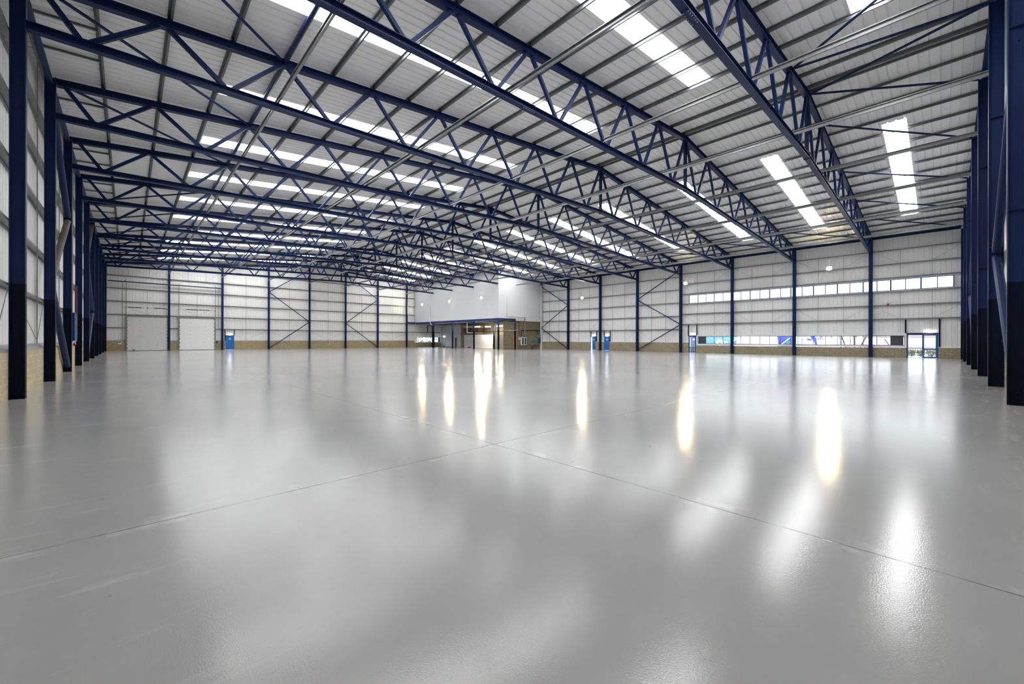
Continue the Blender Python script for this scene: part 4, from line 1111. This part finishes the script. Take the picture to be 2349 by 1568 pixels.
MB().add([(60.5, y, z) for y, z in prof] + [(61.9, y, z) for y, z in prof], [tuple(range(n)), tuple(range(2*n-1, n-1, -1))] + [(i, (i+1) % n, n+(i+1) % n, n+i) for i in range(n)]).build('body', SIGNWHITE, van)
MB().add([(60.48, 19.72, 1.08), (60.48, 19.72, 1.30), (60.48, 19.38, 1.58), (60.48, 19.2, 1.58), (60.48, 19.3, 1.08)], [(0, 1, 2, 3, 4)]).build('side_window', VANGLASS, van)
for y in (19.1, 15.6):
    w_ = MB().tube((60.45, y, .3), (60.75, y, .3), .33, 18).build('wheel', BLACKISH, van)
bc = container('blue corrugated shipping container outside the middle lower windows', 63.2, 13.2, 16.6, -.06, 2.6, CONTBLUE)
lr = thing('parked_lorry', 'lorry with a slanting white stripe and green cab glass in front of the blue container', 'lorry', (62.6, 13.9, 0))
MB().add([(62.6, 14.6, .2), (62.6, 14.6, .95), (62.6, 13.95, 1.62), (62.6, 13.2, 1.62), (62.6, 13.2, .2), (63.1, 14.6, .2), (63.1, 14.6, .95), (63.1, 13.95, 1.62), (63.1, 13.2, 1.62), (63.1, 13.2, .2)],
         [(0,1,2,3,4),(9,8,7,6,5),(0,5,6,1),(1,6,7,2),(2,7,8,3),(3,8,9,4),(4,9,5,0)]).build('cab', LOGOBLUE, lr)
MB().quad((62.58, 14.1, 1.08), (62.58, 13.5, 1.08), (62.58, 13.4, 1.5), (62.58, 13.85, 1.5)).build('cab_glass', VANGLASS, lr)
MB().bar((62.56, 14.5, 1.0), (62.56, 13.55, 1.85), .03, .10, (0, 0, 1)).build('white_stripe', SIGNWHITE, lr)
for y in (14.2, 13.4): MB().tube((62.55, y, .3), (62.85, y, .3), .32, 16).build('wheel', BLACKISH, lr)
tr = thing('advertising_trailer', 'white trailer side with blue swoosh and large lettering outside the windows', 'trailer', (60, 10.3, 0))
MB().box(60.02, 62.3, 8.1, 12.5, .35, 3.2).build('box_body', SIGNWHITE, tr)
def curve_patch(name, pts, m, x):
    n = len(pts); return MB().add([(x, y, z) for y, z in pts] + [(x + .02, y, z) for y, z in pts], [tuple(range(n)), tuple(range(2*n-1, n-1, -1))] + [(i, (i+1) % n, n+(i+1) % n, n+i) for i in range(n)]).build(name, m, tr)
curve_patch('blue_swoosh', [(11.25, 1.60), (11.28, 1.72), (11.2, 1.78), (11.05, 1.76), (10.92, 1.66), (10.78, 1.66), (10.60, 1.50), (10.40, 1.10), (10.2, 1.02), (10.48, 2.2), (11.2, 2.2), (10.95, 2.05), (10.85, 1.95), (10.9, 1.85), (10.7, 1.62), (10.85, 1.5), (11.1, 1.52)][::1], LOGOBLUE, 60.0)
curve_patch('blue_corner', [(10.5, 2.1), (10.62, 1.7), (10.45, 1.0), (10.18, 1.0)], LOGOBLUE, 59.99)
text_mesh('ne', .78, PALEBLUE, tr, (59.99, 10.36, 1.50), .30)
text_mesh('s', .78, PALEBLUE, tr, (59.99, 9.05, 1.84), .30)
MB().box(59.97, 60.0, 12.1, 12.2, .9, 2.6).build('blue_edge_stripe', PALEBLUE, tr)
for y in (11.7, 9.0): MB().tube((60.0, y, .32), (60.3, y, .32), .32, 16).build('wheel', BLACKISH, tr)
o = MB().tube((60, 8.0, -.06), (60, 8.0, 4), .09, 10).build('blue_post', PALEBLUE, None, loc=(60, 8.0, 0)); tag(o, 'pale blue post right of the white trailer outside', 'post')
bl = thing('neighbour_building', 'pale pink low building with mauve fascia across the yard', 'building', (75, 2, 0))
MB().box(75, 85, -18, 7.5, 0, 2.0).build('wall', PALEBRICK, bl)
MB().box(74.9, 85, -18, 7.6, 2.0, 2.28).build('fascia', MAUVE, bl)
MB().box(74.95, 75, -18, 7.5, .5, .76).build('plinth_band', MAUVE, bl)
for y in (3.5, -1, -6, 6.2): MB().box(74.93, 75, y-.07, y+.07, .8, 2.0).build('downpipe', SIGNWHITE, bl)
for i, (y0, y1, r) in enumerate(((7.75, 7.4, .07), (6.57, 6.57, .09), (5.5, 6.0, .07), (4.0, 3.55, .045))):
    t = thing('tree', ('slim tree with leaning trunk beside the pale blue post outside', 'slim tree with upright trunk outside the middle of the right lower windows', 'slim tree with leaning trunk outside, right of the upright tree', 'thin sapling stem leaning outside near the charcoal panel')[i], 'tree', (58, y1, 0))
    MB().tube((58, y1 + (y1-y0)*.9, -.06), (58, y0 + (y0-y1)*.3, 2.6 if i < 3 else 1.7), r, 8).build('trunk', BARK, t)
    if i < 3:
        rnd = random.Random(i); mb = MB()
        for k in range(150):
            c = Vector((58 + rnd.uniform(-.9, .9), y0 + rnd.uniform(-.22, .22), 2.2 + rnd.uniform(-.45, 1.4)))
            a = Vector((rnd.uniform(-1, 1), rnd.uniform(-1, 1), rnd.uniform(-1, 1))).normalized()*.09; b_ = a.orthogonal().normalized()*.05
            mb.quad(c-a, c+b_, c+a, c-b_)
        mb.build('foliage', LEAF, t)
SHRUB = noisy(mat('shrub_leaves', (0.0383, 0.0450, 0.0180), .8), 5, .5)
for i, (y, r, nm) in enumerate(((2.02, .30, 'left pane of the double glazed door'), (1.38, .31, 'middle bar of the double glazed door'), (.70, .33, 'right pane of the double glazed door'), (23.3, .45, 'lower pane of the single glazed door'))):
    t = thing('shrub', 'leafy green shrub outside behind the ' + nm, 'shrub', (56, y, 0))
    rnd = random.Random(40+i); mb = MB()
    for k in range(520):
        c = Vector((56 + rnd.uniform(-.3, .3), y + rnd.uniform(-r, r)*.97, .0 + .66*rnd.random()**.8))
        a = Vector((rnd.uniform(-1, 1), rnd.uniform(-1, 1), rnd.uniform(-1, 1))).normalized()*.055; b_ = a.orthogonal().normalized()*.028
        mb.quad(c-a, c+b_, c+a, c-b_)
    mb.build('foliage', SHRUB, t)
    mb = MB()
    for k in range(7):
        mb.tube((56 + rnd.uniform(-.08, .08), y + rnd.uniform(-.08, .08), -.06), (56 + rnd.uniform(-.25, .25), y + rnd.uniform(-.25, .25), .5), .012, 5)
    mb.build('stems', BARK, t)
t = thing('hedge', 'green hedge outside the low window under the office block', 'hedge', (44, 80, 0))
rnd = random.Random(99); mb = MB()
for k in range(1600):
    c = Vector((rnd.uniform(39, 52), 80 + rnd.uniform(-.5, .5), rnd.uniform(-.05, 3.2)))
    a = Vector((rnd.uniform(-1, 1), rnd.uniform(-1, 1), rnd.uniform(-1, 1))).normalized()*.2; b_ = a.orthogonal().normalized()*.11
    mb.quad(c-a, c+b_, c+a, c-b_)
mb.build('foliage', LEAF, t)
nd = thing('blue_outside_door', 'pale blue door of a building outside the single glazed door', 'door', (56.5, 23.4, 0))
MB().box(56.6, 56.7, 23.12, 23.9, -.06, 2.3).build('leaf', PALEBLUE, nd); MB().box(56.58, 56.6, 23.3, 23.55, 1.55, 1.68).build('notice', SIGNWHITE, nd)

for o in bpy.data.objects:
    if 'org' in o: del o['org']
